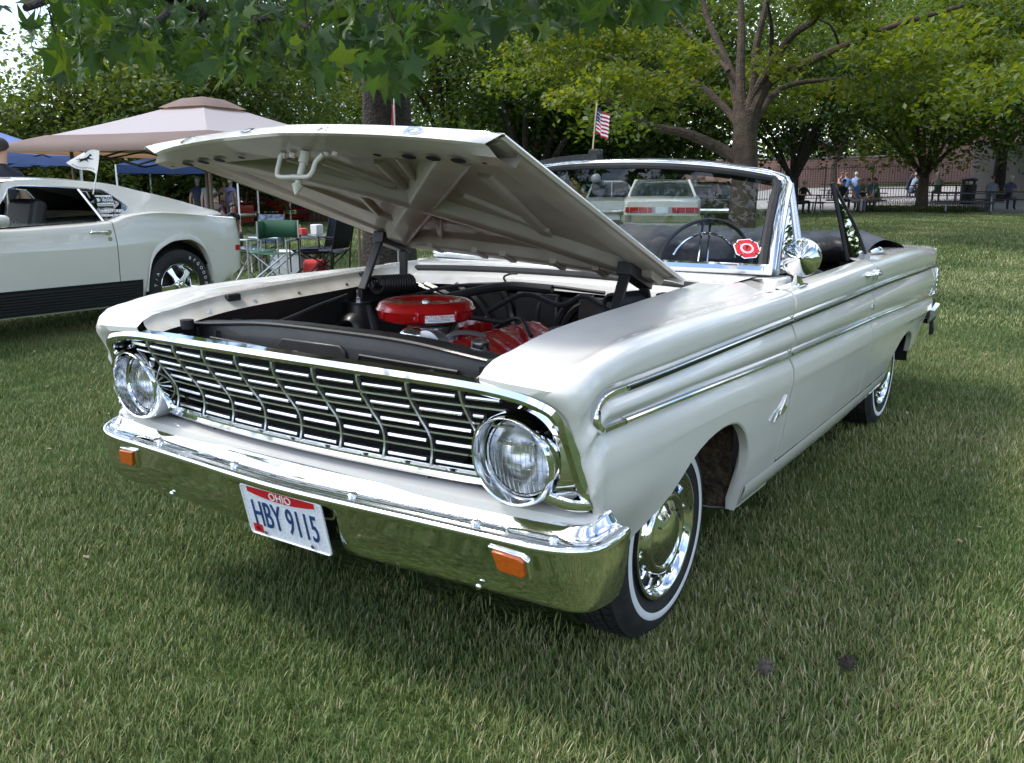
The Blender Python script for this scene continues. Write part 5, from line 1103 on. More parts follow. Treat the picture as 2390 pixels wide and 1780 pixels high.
# coiled emblem on the sail panel
q = MB(); q.tube(cat([(.705, -.29, 1.045), (.706, -.255, 1.05), (.705, -.235, 1.06), (.702, -.25, 1.075), (.698, -.258, 1.09), (.694, -.245, 1.108)], 4), [.006]*21, 6); q.obj('emblem', BKM, mu)
def wtext(par, s, r, a0, size, x, m, step=None):
    for k, ch in enumerate(s):
        a = a0-(step or size*.95/r)*k; fm = Matrix.Rotation(a, 4, 'X') @ frame((x, 0, r), (0, 1, 0), (0, 0, 1)); text_mesh('tyre_letter', ch, size, m, par, fm, ext=.0006)
def wheel2(par, x, y, sg, r=.335, letters=True, chrome=True):
    w_ = empty('wheel', (x, y, r)); w_.parent = par; w_.rotation_euler = (R(12), 0, 0 if sg > 0 else math.pi)
    t_ = MB(); t_.lathe([(-.09, .20), (-.115, .24), (-.112, .30), (-.10, .325), (-.06, r), (.06, r), (.10, .325), (.112, .30), (.118, .26), (.108, .215), (.09, .195)], (0, 0, 0), 'x', 56); ty = t_.obj('tyre', RUB, w_)
    q = MB(); q.lathe([(.02, .14), (.06, .165), (.07, .18), (.09, .192), (.102, .200), (.106, .207), (.10, .213), (.09, .213)], (0, 0, 0), 'x', 48); rim = q.obj('rim', CH, w_)
    q = MB(); q.lathe([(.02, .165), (.022, .001)], (0, 0, 0), 'x', 32); q.obj('rim_backing', BKM, rim)
    for k in range(5):
        M_ = Matrix.Rotation(2*math.pi*k/5+.3, 3, 'X'); q = MB(); q.prism([M_ @ Vector(v) for v in ((.088, -.034, .035), (.088, .034, .035), (.082, .022, .09), (.064, .034, .180), (.064, -.034, .180), (.082, -.022, .09))], (-.03, 0, 0)); q.obj('spoke', CH, rim, bevel=.006)
    q = MB(); q.lathe([(.06, .055), (.09, .05), (.10, .035), (.115, .03), (.118, .001)], (0, 0, 0), 'x', 24); q.obj('hub_cap', CH, rim)
    if letters: wtext(ty, 'BFGOODRICH', .270, R(-36), .042, .1175, WTX, R(11)); wtext(ty, 'RADIAL T/A', .270, R(150), .042, .1175, WTX, R(11))
    return w_
w2 = wheel2(mu, .80, .004, 1); 
for x, y, s in ((.80, -2.743, 1), (-.80, 0, -1), (-.80, -2.743, -1)):
    c = copy_tree(w2, mu); c.location = (x, y, .335); c.rotation_euler = (R(50), 0, 0 if s > 0 else math.pi)
# window lettering
def wfr(s, z): 
    p = Vector(cab(s, z)); return frame(p+Vector((.004, 0, 0)), Vector(cab(s+.05, z))-Vector(cab(s-.05, z)), Vector(cab(s, z+.05))-Vector(cab(s, z-.05)))
q = MB(); fm = wfr(-.545, 1.115); q.add([fm @ Vector((x, y, 0)) for x, y in ((-.072, -.055), (.072, -.055), (.072, .055), (-.072, .055))], [(0, 1, 2, 3)]); q.obj('window_sticker', WTX, mu, smooth=False)
text_mesh('sticker_print', 'D', .085, BKM, mu, fm @ Matrix.Translation((-.050, .004, .002)), bold=.002); text_mesh('sticker_print', 'ETROIT', .038, BKM, mu, fm @ Matrix.Translation((.022, .022, .002)), bold=.001); text_mesh('sticker_print', 'RAGWAY', .032, BKM, mu, fm @ Matrix.Translation((.022, -.014, .002)), bold=.001)
q = MB(); q.add([fm @ Vector((x, y, .001)) for x, y in ((-.066, -.048), (.066, -.048), (.066, -.040), (-.066, -.040))], [(0, 1, 2, 3)]); q.obj('sticker_rule', BKM, mu, smooth=False)
text_mesh('window_lettering', 'UNRESTORED', .040, WTX, mu, wfr(-.528, 1.025), bold=.0012, sx=.80); text_mesh('window_lettering', 'ORIGINAL OWNER', .030, WTX, mu, wfr(-.535, .988), bold=.001, sx=.75)
# the pennant clipped to its side window: a galloping horse in outline on white
fl = empty('window_flag', (MX+.66, MY-.636, MZ+1.17), 0, 'white car window flag with a black horse figure, clipped to the coupe side window', 'flag')
q = MB(); q.tube([(0, 0, 0), (.012, .035, .14), (.02, .08, .37)], .006, 6); q.obj('staff', WTX, fl)
FLG = leafmat('flag_cloth', (.88, .88, .88), (.88, .88, .88), (.88, .88, .88), rough=.8, tr=.4)
for n_ in FLG.node_tree.nodes:
    if n_.bl_idname == 'ShaderNodeMix': n_.inputs['B'].default_value = (1, 1, 1, 1)
def flp(u, v):   # u 0..1 away from the staff, v 0..1 up
    y = .045+.032*v-u*(.26-.13*v*u) ; z = .165+.205*v-(.09 if v < .5 else .09)*u*(1-v)*-1.0-.02*u*v
    return Vector((.016+.018*math.sin(u*5+v*2), y, z+.012*math.sin(u*7)))
q = MB(); q.grid([[flp(u, v) for u in np.linspace(0, 1, 14)] for v in np.linspace(0, 1, 9)]); q.obj('cloth', FLG, fl)
horse = [(.10, .52), (.16, .60), (.24, .60), (.30, .66), (.44, .68), (.58, .70), (.66, .74), (.76, .86), (.80, .84), (.86, .76), (.84, .72), (.77, .72), (.74, .64), (.80, .56), (.92, .56), (.93, .52), (.78, .50), (.70, .54), (.64, .50), (.72, .38), (.70, .35), (.58, .48), (.46, .50), (.40, .44), (.32, .34), (.20, .32), (.20, .36), (.30, .40), (.32, .46), (.22, .46), (.08, .38), (.05, .41), (.18, .50), (.24, .54)]
q = MB(); q.add([flp(1-(u*.80+.06), v*.78+.14)+Vector((.004, 0, 0)) for u, v in horse], [tuple(range(len(horse)))]); q.obj('horse_figure', KTX, fl, smooth=False)
tm = text_mesh('flag_lettering', 'americanmuscle', .030, KTX, fl, None)
for v in tm.data.vertices: x, y, z = v.co; v.co = flp(.5-x/.26, .12+y/.2)+Vector((.004, 0, 0))
# ================================================================== cars further away
def bgcar(name, label, loc, rz, paint, L, Wd, belt, roof, hs, glass=GLD, wheel_r=.33, wagon=False, group=None, tail=None, lowz=.24, chrome=True, roofm=None):
    """generic saloon: y from -L/2 (nose) to L/2 (tail); belt(s), roof outline hs = (screen base, screen top, rear top, rear base)"""
    c = empty(name, loc, rz, label, 'car', group); ys = np.linspace(-L/2, L/2, 33); f0, f1, r0, r1 = hs; w2_ = Wd/2
    wf = pch([-L/2, -L/2+.25, -L/4, L/4, L/2-.25, L/2], [w2_*.86, w2_*.96, w2_, w2_, w2_*.96, w2_*.88])
    ax = (-L/2+.95, L/2-1.05); fb_ = pch(*belt); fr_ = pch([f0, f1, (f1+r0)/2, r0, r1], [float(fb_(f0)), roof-.015, roof, roof-.02, float(fb_(r1))])
    b = MB()
    for sgn in (1, -1):
        rr = []
        for y in np.concatenate([ys]+[a+np.linspace(-wheel_r*1.2, wheel_r*1.2, 15) for a in ax]):
            rr.append(y)
        rows = []
        for y in sorted(set(round(float(v), 4) for v in rr)):
            lo = lowz
            for a in ax:
                if abs(y-a) < wheel_r*1.15: lo = max(lo, .06+math.sqrt(max(0, (wheel_r*1.15)**2-(y-a)**2))+wheel_r*.85)
            wv = float(wf(y)); zb = float(fb_(y)); zs = [lo+(zb-.06-lo)*k for k in (0, .2, .5, .8, 1)]
            rows.append([(sgn*(wv-.05*(z < .35)-.0), y, z) if i else (sgn*(wv-.05), y, z) for i, z in enumerate(zs)]+[(sgn*(wv-.03), y, zb-.02), (sgn*(wv-.08), y, zb), (0, y, zb+.02)])
        b.grid(rows)
        for e in (rows[0], rows[-1]): b.grid([e, [(0, p[1]+(.03 if p[1] > 0 else -.03), p[2]) for p in e]])
    b.obj('body', paint, c, ang=45)
    yy = np.linspace(f0, r1, 30); b = MB()
    b.grid([[(x*(float(wf(y))-.10-.20*max(0, (float(fr_(y))-float(fb_(y)))/.5)), y, float(fr_(y))-.02*x*x) for x in np.linspace(-1, 1, 9)] for y in yy if f1-.02 <= y <= r0+.02]); 
    for sgn in (1, -1):
        for y0, y1 in ((f1+.0, f1+.10), (r0-.16, r0)):
            b.grid([[(sgn*(float(wf(y))-.10-.20*k*max(0, (float(fr_(y))-float(fb_(y)))/.5)), y, float(fb_(y))+(float(fr_(y))-.02-float(fb_(y)))*k) for k in (0, .5, 1)] for y in np.linspace(y0, y1, 3)])
    b.obj('roof', roofm or paint, c, ang=60)
    for sgn in (1, -1):
        for y0, y1 in ((f1+.10, (f1+r0)/2-.03), ((f1+r0)/2+.03, r0-.16)):
            q = MB(); q.grid([[(sgn*(float(wf(y))-.115-.20*k*max(0, (float(fr_(y))-float(fb_(y)))/.5)), y, float(fb_(y))+(float(fr_(y))-.05-float(fb_(y)))*k) for k in (0, 1)] for y in np.linspace(y0, y1, 4)]); q.obj('side_window', glass, c)
        q = MB(); ym = (f1+r0)/2; q.box((sgn*(w2_-.20), ym, (float(fb_(ym))+roof)/2), (.05, .06, roof-float(fb_(ym))), Matrix.Rotation(-sgn*.35, 3, 'Y')); q.obj('pillar', roofm or paint, c)
    for nm, ya, yb in (('windscreen', f0, f1), ('rear_window', r0, r1)):
        q = MB(); q.grid([[(x*(float(wf(y))-.14-.20*max(0, (float(fr_(y))-float(fb_(y)))/.5)), y, float(fr_(y))-.01) for x in np.linspace(-1, 1, 7)] for y in np.linspace(ya, yb, 6)]); q.obj(nm, glass, c)
        for sgn in (1, -1):
            q = MB(); q.tube([(sgn*(float(wf(y))-.12-.20*max(0, (float(fr_(y))-float(fb_(y)))/.5)), y, float(fr_(y))-.005) for y in np.linspace(ya, yb, 6)], .035, 6); q.obj('screen_pillar', roofm or paint, c)
    q = MB(); q.box((0, (f1+r0)/2, .6), (Wd-.35, r1-f0-.3, .45)); q.obj('interior', VIN, c, bevel=.05)
    for a in ax:
        for sgn in (1, -1):
            q = MB(); q.lathe([(-.1, .1), (-.1, wheel_r-.03), (-.07, wheel_r), (.07, wheel_r), (.1, wheel_r-.03), (.1, .20)], (sgn*(w2_-.13), a, wheel_r), 'x', 28); wv = q.obj('wheel', RUB, c)
            q = MB(); q.lathe([(.09, .205), (.10, .20), (.07, .17), (.06, .10), (.10, .05), (.10, .001)], (sgn*(w2_-.13), a, wheel_r), 'x', 24, sgn); q.obj('rim', CH if chrome else GREY, wv)
    if chrome:
        for y, sg in ((L/2+.03, 1), (-L/2-.03, -1)):
            q = MB(); q.sweep(cat([(-w2_+.02, y-sg*.22, .50), (-w2_*.92, y-sg*.02, .50), (0, y+sg*.03, .50), (w2_*.92, y-sg*.02, .50), (w2_-.02, y-sg*.22, .50)], 5), [(-.04, -.08), (.04, -.07), (.05, 0), (.04, .07), (-.04, .08)]); q.obj('bumper', CH, c)
    if tail: tail(c, L, w2_)
    return c
CREAM = mat('cream_white_car_paint', (.66, .67, .60), .3, 0, .5, .8); BLKC = mat('black_car_paint', (.008, .008, .009), .2, 0, .5, 1.); REDC = mat('red_car_paint', (.36, .006, .010), .25, 0, .5, 1.); SILV = mat('silver_car_paint', (.45, .47, .5), .3, .6, .5, .6)
PLW = mat('plate_pale', (.72, .76, .80), .5)
def tail_sedan(c, L, w2_):
    y = L/2+.045
    for sg in (1, -1):
        q = MB(); q.box((sg*.56, y-.02, .705), (.64, .05, .135)); tlamp = q.obj('tail_lamp', REDL, c, bevel=.01)
        for k in range(3): q = MB(); q.box((sg*(.34+.22*k), y+.008, .705), (.012, .01, .135)); q.obj('lamp_divider', CHS, tlamp)
    q = MB(); q.box((0, y-.025, .70), (.46, .04, .15)); q.obj('plate_panel', GREY, c)
    q = MB(); q.box((0, y, .70), (.31, .012, .15)); pl_ = q.obj('number_plate', PLW, c)
    q = MB(); q.box((0, y+.05, .36), (1.7, .02, .05)); q.obj('valance_trim', CHS, c)
p_ = stand(1545, 25.0)
bgcar('cream_saloon', 'cream white four-door saloon seen from behind through the convertible windscreen', p_, R(180-180)+R(24), CREAM, 5.3, 1.92, ([-2.65, -1.5, -1.3, 1.2, 1.5, 2.4, 2.65], [.84, .98, 1.0, 1.02, 1.01, .97, .90]), 1.44, (-1.35, -.60, .95, 1.50), tail=tail_sedan).rotation_euler[2] = R(180+25)
bpy.context.view_layer.update()
bgcar('black_saloon', 'shiny black older saloon standing beyond the cream saloon', stand(1640, 31.5), R(35), BLKC, 5.2, 1.92, ([-2.6, -1.5, -1.2, 1.2, 1.5, 2.4, 2.6], [.86, .96, .98, 1.0, 1.0, .96, .90]), 1.42, (-1.3, -.65, .8, 1.45))
bgcar('pale_saloon', 'pale car half hidden behind the rear-view mirror, left of the cream saloon', stand(1425, 33), R(28), CREAM, 5.0, 1.85, ([-2.5, -1.5, -1.2, 1.2, 1.5, 2.3, 2.5], [.84, .94, .96, .98, .98, .94, .88]), 1.40, (-1.3, -.65, .8, 1.4))
bgcar('maroon_estate_car', 'dark red estate car with pale roof parked behind the near blue canopy', stand(425, 36.5), R(100), REDC, 5.2, 1.95, ([-2.6, -1.4, -1.2, 2.3, 2.6], [.86, .96, .98, 1.0, .98]), 1.62, (-1.35, -.75, 2.1, 2.5), roofm=BLKC)
bgcar('purple_coupe', 'lilac coupe glimpsed behind the standing people under the canopy', stand(520, 47), R(60), mat('lilac_paint', (.30, .24, .55), .3, 0, .5, .8), 4.8, 1.9, ([-2.4, -1.3, -1.1, 1.2, 2.2, 2.4], [.80, .92, .95, .97, .92, .86]), 1.36, (-1.2, -.45, .5, 1.5))
def tail_cam(c, L, w2_):
    q = MB(); q.box((0, L/2-.10, 1.02), (1.5, .25, .03)); q.obj('tail_spoiler', mat('sky_reflection_blue', (.03, .10, .26), .3, 0, .5, .8), c, bevel=.01)  # blue paint stands in for the sky reflected on the rear deck
    q = MB(); q.box((0, L/2+.03, .74), (1.55, .04, .16)); q.obj('tail_panel', BKM, c)
    for sg in (1, -1): q = MB(); q.box((sg*(w2_+.002), .1, .50), (.012, 3.6, .06)); q.obj('side_stripe', WTX, c)
bgcar('red_sports_coupe', 'bright red two-door sports coupe with white side stripe on the far lawn', stand(588, 41.0), R(-76), REDC, 4.7, 1.88, ([-2.35, -1.2, -.95, .3, .9, 2.1, 2.35], [.80, .92, .94, .95, 1.0, .98, .92]), 1.30, (-1.05, -.35, .35, 1.35), tail=tail_cam, wheel_r=.33)
bgcar('distant_white_car', 'white car parked beyond the brick wall', stand(1955, 75), R(80), CREAM, 4.8, 1.85, ([-2.4, -1.3, -1.1, 1.2, 2.2, 2.4], [.80, .92, .95, .97, .92, .86]), 1.45, (-1.2, -.55, .9, 1.5)).location.z += 2.75
bgcar('distant_dark_car', 'dark car parked beyond the brick wall, left of the white one', stand(1882, 75), R(80), BLKC, 4.8, 1.85, ([-2.4, -1.3, -1.1, 1.2, 2.2, 2.4], [.80, .92, .95, .97, .92, .86]), 1.45, (-1.2, -.55, .9, 1.5)).location.z += 2.75
# ================================================================== canopies, chairs, tables, people, fences
def canopy(name, label, c, rz, half, ez, pz, cloth, over=0., val=.22, legm=WTX, group=None, vent=False, legs=True, h2=None, light=None):
    """half: half side of the eave square, ez eave height, pz peak height; over: eave beyond the legs"""
    t = empty(name, c, rz, label, 'canopy', group); e = half+over; n = 10; hy = (h2 or half)+over
    for k, (ax_, sg) in enumerate((('x', 1), ('x', -1), ('y', 1), ('y', -1))):
        q = MB(); rows = []
        for i in range(n+1):
            u = i/n
            for_ = []
            for j in range(n+1):
                v = -1+2*j/n; w_ = (1-u); sag = -.06*math.sin(math.pi*u)*(1-v*v*.3)
                x, y = (sg*e*w_, v*hy*w_) if ax_ == 'x' else (v*e*w_, sg*hy*w_)
                if vent and u > .86: pass
                for_.append((x, y, ez+(pz-ez)*u+sag+(.0 if u > 0 else -.03*(1-v*v))))
            rows.append(for_)
        q.grid(rows)
        if val: r0 = rows[0]; q.grid([[(x*1.002, y*1.002, z) for x, y, z in r0], [(x*1.012, y*1.012, z-val*.5+.008*math.sin(j*2.1)) for j, (x, y, z) in enumerate(r0)], [(x*1.012, y*1.012, z-val) for x, y, z in r0]])
        q.obj('canopy_panel', cloth, t, ang=70)
    if vent:
        q = MB(); q.grid([[(a*s_, b_*s_*hy/e, z) for a, b_ in ((e, e), (e, 0), (e, -e), (0, -e), (-e, -e), (-e, 0), (-e, e), (0, e))] for s_, z in ((.22, ez+(pz-ez)*.78+.02), (.11, ez+(pz-ez)*.95+.03), (.01, pz+.03))], cv=True); q.obj('vent_cap', light, t, ang=60)
    if legs:
        for sx in (1, -1):
            for sy in (1, -1): q = MB(); q.beam((sx*half, sy*(hy-over), -.1), (sx*half, sy*(hy-over), ez), .045, .045); q.obj('leg', legm, t)
        for sx in (1, -1):
            for a, b_ in (((-1, 0), (0, 1)), ((0, 1), (1, 0))):
                for f in (0, 1):
                    z0, z1 = (ez-.02, ez-.32) if (a[0]+f) % 2 else (ez-.32, ez-.02)
                    q = MB(); q.beam((sx*half, a[0]*half, z0), (sx*half, b_[0]*half if b_[0] else 0, z1), .02, .03); q.obj('truss_bar', BKM, t); q = MB(); q.beam((a[0]*half, sx*half, z0), (b_[0]*half if b_[0] else 0, sx*half, z1), .02, .03); q.obj('truss_bar', BKM, t)
    return t
TAN = mat('tan_canopy_cloth', (.235, .175, .155), .8, noise=(1.5, .1, None)); TANL = mat('pale_tan_cloth', (.37, .335, .34), .75); BLU = mat('blue_canopy_cloth', (.035, .075, .20), .7, noise=(2, .15, None)); BLUL = mat('light_blue_cloth', (.20, .28, .58), .7); BRN = mat('brown_post', (.16, .11, .085), .6)
for m_ in (TAN, TANL, BLU, BLUL):   # thin cloth lets light through
    t_ = m_.node_tree; b0 = t_.nodes['Principled BSDF']; tl_ = t_.nodes.new('ShaderNodeBsdfTranslucent'); tl_.inputs['Color'].default_value = b0.inputs['Base Color'].default_value; mm_ = t_.nodes.new('ShaderNodeMixShader'); mm_.inputs['Fac'].default_value = .35
    if m_ is TAN: tl_.inputs['Color'].default_value = (.42, .24, .13, 1)
    if m_ is TANL: mm_.inputs['Fac'].default_value = .15
    t_.links.new(b0.outputs[0], mm_.inputs[1]); t_.links.new(tl_.outputs[0], mm_.inputs[2]); t_.links.new(mm_.outputs[0], t_.nodes['Material Output'].inputs['Surface'])
# tan canopy: pale upper cloth over a darker lower skirt
c0 = stand(487, 18.5)
tc0 = canopy('tan_canopy', 'large tan pop-up canopy with darker peak and edges behind the white coupe', c0, R(8), 1.65, 2.12, 3.05, TANL, over=.88, val=0, legm=BRN, vent=True, light=TAN)
q = MB(); e = 2.53
for k in range(4):
    a = R(90*k); rows = []
    for u, lift in ((0, .012), (.10, .014), (.24, .016)):
        rows.append([(e*(1-u), v*e*(1-u), 2.12+.93*u-.06*math.sin(math.pi*u)*(1-v*v*.3)+lift+(.0 if u > 0 else -.03*(1-v*v))) for v in np.linspace(-1, 1, 13)])
    rows.insert(0, [(p[0], p[1], p[2]-.10) for p in rows[0]])
    q.grid([[(x*math.cos(a)-y*math.sin(a), x*math.sin(a)+y*math.cos(a), z) for x, y, z in r] for r in rows])
q.obj('canopy_border', TAN, tc0, ang=70)
canopy('blue_canopy', 'navy blue pop-up canopy with white legs shading people beyond the coupe', stand(448, 31), R(40), 1.75, 2.16, 2.75, BLU, val=.24)
canopy('blue_canopy', 'blue pop-up canopy mostly hidden by the open hood, right of the first navy one', stand(610, 40), R(35), 1.5, 2.15, 2.7, BLU, val=.24)
canopy('blue_canopy', 'light blue pop-up canopy at the left edge above the coupe roof', stand(-50, 23), R(30), 1.5, 2.20, 2.85, BLUL, val=.22)
# ---- folding chairs
ALU = mat('aluminium_tube', (.62, .64, .66), .32, .9); GRC = mat('green_canvas', (.020, .085, .045), .8); BKC = mat('black_canvas', (.016, .017, .024), .8); PRC = mat('printed_canvas', (.30, .36, .44), .8, noise=(14, .4, (.04, .05, .08)))
def director(label, loc, rz, cloth, fr_):
    t = empty('folding_chair', loc, rz, label, 'chair')
    q = MB()
    for sx in (-.28, .28):
        q = MB(); q.tube([(sx, -.26, 0), (sx, .24, .0)], .013, 8); q.tube([(sx, .20, 0), (sx, .20, .86)], .013, 8); q.tube([(sx, -.24, .0), (sx, -.24, .60)], .013, 8); q.tube([(sx, -.26, .60), (sx, .22, .60)], .016, 8); q.obj('side_frame', fr_, t)
    for y in (-.20, .17):
        q = MB(); q.tube([(-.27, y, .03), (.27, y, .44)], .012, 8); q.obj('cross_brace', fr_, t); q = MB(); q.tube([(.27, y+.02, .03), (-.27, y+.02, .44)], .012, 8); q.obj('cross_brace', fr_, t)
    q = MB(); q.grid([[(x, y, .44-.03*(1-(x/.28)**2)) for x in np.linspace(-.28, .28, 7)] for y in (-.22, 0, .2)]); q.obj('seat', cloth, t, solid=.006)
    q = MB(); q.grid([[(x, .20+.03*(1-(x/.29)**2), z) for x in np.linspace(-.29, .29, 7)] for z in (.62, .72, .86)]); q.obj('backrest', cloth, t, solid=.006)
    return t
director("green canvas director's chair with aluminium frame behind the coupe tail", stand(632, 12.9), R(25), GRC, ALU)
director("green canvas director's chair half hidden behind the coupe's rear corner", stand(588, 13.4), R(-70), GRC, ALU)
def campchair(label, loc, rz, cloth, fr_):
    t = empty('camp_chair', loc, rz, label, 'chair')
    for a, b_ in (((-.27, -.25, 0), (.25, .20, .44)), ((.27, -.25, 0), (-.25, .20, .44)), ((-.27, .27, 0), (.25, -.24, .42)), ((.27, .27, 0), (-.25, -.24, .42)), ((-.26, -.26, 0), (-.24, .26, .44)), ((.26, -.26, 0), (.24, .26, .44))): q = MB(); q.tube([a, b_], .010, 6); q.obj('leg', fr_, t)
    for sx in (-.27, .27):
        q = MB(); q.tube([(sx, .22, 0), (sx*.96, .26, .44), (sx*.92, .36, .93)], .011, 6); q.obj('back_post', fr_, t); q = MB(); q.tube([(sx, -.25, 0), (sx, -.26, .60)], .010, 6); q.obj('front_post', fr_, t)
        q = MB(); q.grid([[(sx+d, y, .61-.02*math.sin((y+.26)*5)) for d in (-.04, .04)] for y in np.linspace(-.28, .28, 5)]); q.obj('armrest', cloth, t, solid=.006)
    q = MB(); q.grid([[(x, y, .44-.05*(1-(x/.27)**2)-.02*(y < 0)) for x in np.linspace(-.26, .26, 7)] for y in (-.24, 0, .24)]); q.obj('seat', cloth, t, solid=.008)
    q = MB(); q.grid([[(x*.95, .25+.11*k+.02*(1-(x/.27)**2), .46+.46*k) for x in np.linspace(-.26, .26, 7)] for k in (0, .33, .66, 1)]); q.obj('backrest', cloth, t, solid=.008)
    return t
campchair('black folding camp chair facing left beside the picnic things', stand(752, 13.0), R(-75), BKC, BKM)
campchair('dark navy camp chair behind the black one', stand(722, 13.8), R(-60), mat('navy_canvas', (.02, .03, .06), .8), BKM)
campchair('patterned grey camp chair just behind the coupe tail', stand(600, 15.0), R(15), PRC, BKM)
ft = empty('folding_table', stand(700, 14.4), R(20), 'low folding table cluttered with food between the camp chairs', 'table')
q = MB(); q.box((0, 0, .60), (.9, .5, .025)); q.obj('table_top', GREY, ft, bevel=.006)
for sx in (-.4, .4):
    for sy in (-.2, .2): MB().tube([(sx, sy, 0), (sx*.9, sy*.9, .59)], .012, 6).obj('leg', BKM, ft)
for dx, dy, s_, col_, nm, lab in ((-.25, .05, (.20, .14, .14), (.62, .42, .14), 'snack_box', 'yellow snack box on the folding table'), (.05, -.06, (.16, .12, .10), (.60, .06, .05), 'snack_box', 'red snack box on the folding table'), (.28, .04, (.14, .14, .16), (.75, .75, .72), 'plastic_tub', 'white tub on the folding table')):
    q = MB(); q.box((0, 0, s_[2]/2), s_); o = q.obj(nm, mat(nm+'_card', col_, .6), None, bevel=.012); o.location = Vector(ft.location)+Vector((dx, dy, .613)); tag(o, lab, 'box')
cl = empty('cool_box', stand(672, 14.2), R(15), 'pale grey cool box on the grass under the camp chairs', 'cooler')
q = MB(); q.box((0, 0, .17), (.55, .34, .34)); q.obj('tub', mat('cooler_plastic', (.55, .57, .58), .5), cl, bevel=.02); q = MB(); q.box((0, 0, .365), (.57, .36, .05)); q.obj('lid', WTX, cl, bevel=.015)
q = MB(); q.box((0, 0, .14), (.34, .24, .28)); o = q.obj('red_bag', mat('red_bag_cloth', (.45, .03, .03), .8), None, bevel=.06, seg=3); o.location = stand(728, 13.4); tag(o, 'red soft bag on the grass beneath the camp chairs', 'bag')
# thin steel post standing in the lawn, and the banner pole by the sweetgum
q = MB(); q.tube([(0, 0, -.1), (0, 0, .95)], .018, 8); o = q.obj('steel_post', BRN, None); o.location = stand(834, 12.0); tag(o, 'thin brown post standing on the lawn beside the open hood hinge', 'post')
bp_ = empty('banner_pole', stand(925, 9.8), 0, 'thin pole with narrow red banner in front of the sweetgum trunk', 'banner')
q = MB(); q.tube([(0, 0, 0), (0, 0, 2.15)], .008, 6); q.obj('pole', ALU, bp_)
q = MB(); q.grid([[(-.02-.12*(1-k)-.02*math.sin(k*6)+d*.045, .01*math.sin(k*9+d), 1.25+.85*k) for d in (-.5, 0, .5)] for k in np.linspace(0, 1, 12)]); bn = q.obj('banner', mat('red_banner_cloth', (.42, .03, .05), .75), bp_, solid=.004)
for k in range(4): MB().beam((-.15+.02*k, -.010, 1.33+.085*k), (-.12+.02*k, -.010, 1.35+.085*k), .006, .022).obj('banner_mark', WTX, bn)
# ---- United States flag on a stick, held at the sun visor
us = empty('small_flag', (-.135, 1.13, 1.395), 0, 'small American flag on a wooden stick above the convertible windscreen', 'flag'); us.scale = (.78,)*3
q = MB(); q.tube([(0, 0, -.03), (.012, .02, .255)], .0042, 6); q.obj('stick', mat('pale_wood', (.62, .46, .30), .6), us)
FR_, FB_ = mat('flag_red', (.45, .02, .04), .8), mat('flag_blue', (.03, .04, .16), .8)
def ufp(u, v): return Vector((.010+.080*u*(.85+.15*v)+.006*math.sin(u*6), .018+.012*math.sin(u*8+v), .232-.125*(1-v)-.045*u-.006*math.sin(u*5)))
for k in range(13):
    q = MB(); q.grid([[ufp(u, k_/13.) for u in np.linspace(0, 1, 9)] for k_ in (k, k+1)]); q.obj('stripe', FR_ if k % 2 == 0 else WTX, us)
q = MB(); q.grid([[ufp(u, v)+Vector((0, -.0015, 0)) for u in np.linspace(0, .42, 6)] for v in np.linspace(6/13, 1, 5)]); ct_ = q.obj('canton', FB_, us)
for i in range(4):
    for j in range(3): p = ufp(.06+.10*i, .56+.14*j)+Vector((0, -.003, 0)); q = MB(); q.add([p+Vector((.0035*math.cos(a), 0, .0035*math.sin(a))) for a in np.linspace(0, 6.28, 6)[:-1]], [(0, 1, 2, 3, 4)]); q.obj('star', WTX, ct_, smooth=False)
# ---- paved picnic area, brick wall, railings
PAV = mat('paving', (.30, .28, .27), .85, noise=(1.2, .15, None), bump=(30, .2, .01))
b = MB(); xs = np.linspace(-42, 30, 25); b.grid([[(x, float(PAVE_Y(x))+d, float(gz(x, float(PAVE_Y(x))+d))+.03) for x in xs] for d in np.linspace(0, 17, 8)]); tag(b.obj('paved_area', PAV), kind='structure')
WX = np.linspace(-30, 26, 15)
def wall_y(x): return 57-.30*x
BRK = bpy.data.materials.new('brickwork'); BRK.use_nodes = True; t_ = BRK.node_tree; b0 = t_.nodes['Principled BSDF']; br_ = t_.nodes.new('ShaderNodeTexBrick'); br_.inputs['Color1'].default_value = (.20, .095, .078, 1); br_.inputs['Color2'].default_value = (.155, .075, .062, 1); br_.inputs['Mortar'].default_value = (.26, .20, .17, 1); br_.inputs['Scale'].default_value = 2.2
tc_ = t_.nodes.new('ShaderNodeTexCoord'); mp_ = t_.nodes.new('ShaderNodeMapping'); mp_.inputs['Rotation'].default_value = (R(90), 0, 0); t_.links.new(tc_.outputs['Object'], mp_.inputs['Vector']); t_.links.new(mp_.outputs[0], br_.inputs['Vector']); t_.links.new(br_.outputs['Color'], b0.inputs['Base Color']); b0.inputs['Roughness'].default_value = .85
bw = empty('brick_wall', (0, 57, 0), 0, 'long low red brick retaining wall behind the picnic area', 'wall')
q = MB(); q.prism([(x, wall_y(x)-57, 0) for x in (-48, 5)]+[(5, wall_y(5)-56.6, 0), (-48, wall_y(-48)-56.6, 0)], (0, 0, 3.1)); q.obj('brick_face', BRK, bw, smooth=False)
q = MB(); q.prism([(x, wall_y(x)-57-.06, 3.1) for x in (-48, 5)]+[(5, wall_y(5)-56.5, 3.1), (-48, wall_y(-48)-56.5, 3.1)], (0, 0, .10)); q.obj('coping', PAV, bw, smooth=False)
q = MB(); p0 = stand(2275, 62); q.box((0, 0, 2.0), (7, 1.2, 4.0)); q.box((0, 0, 4.06), (7.2, 1.4, .12)); o = q.obj('brick_block', BRK, None, smooth=False); o.location = p0; tag(o, 'taller red brick block rising behind the brick wall near the litter bin', 'wall')
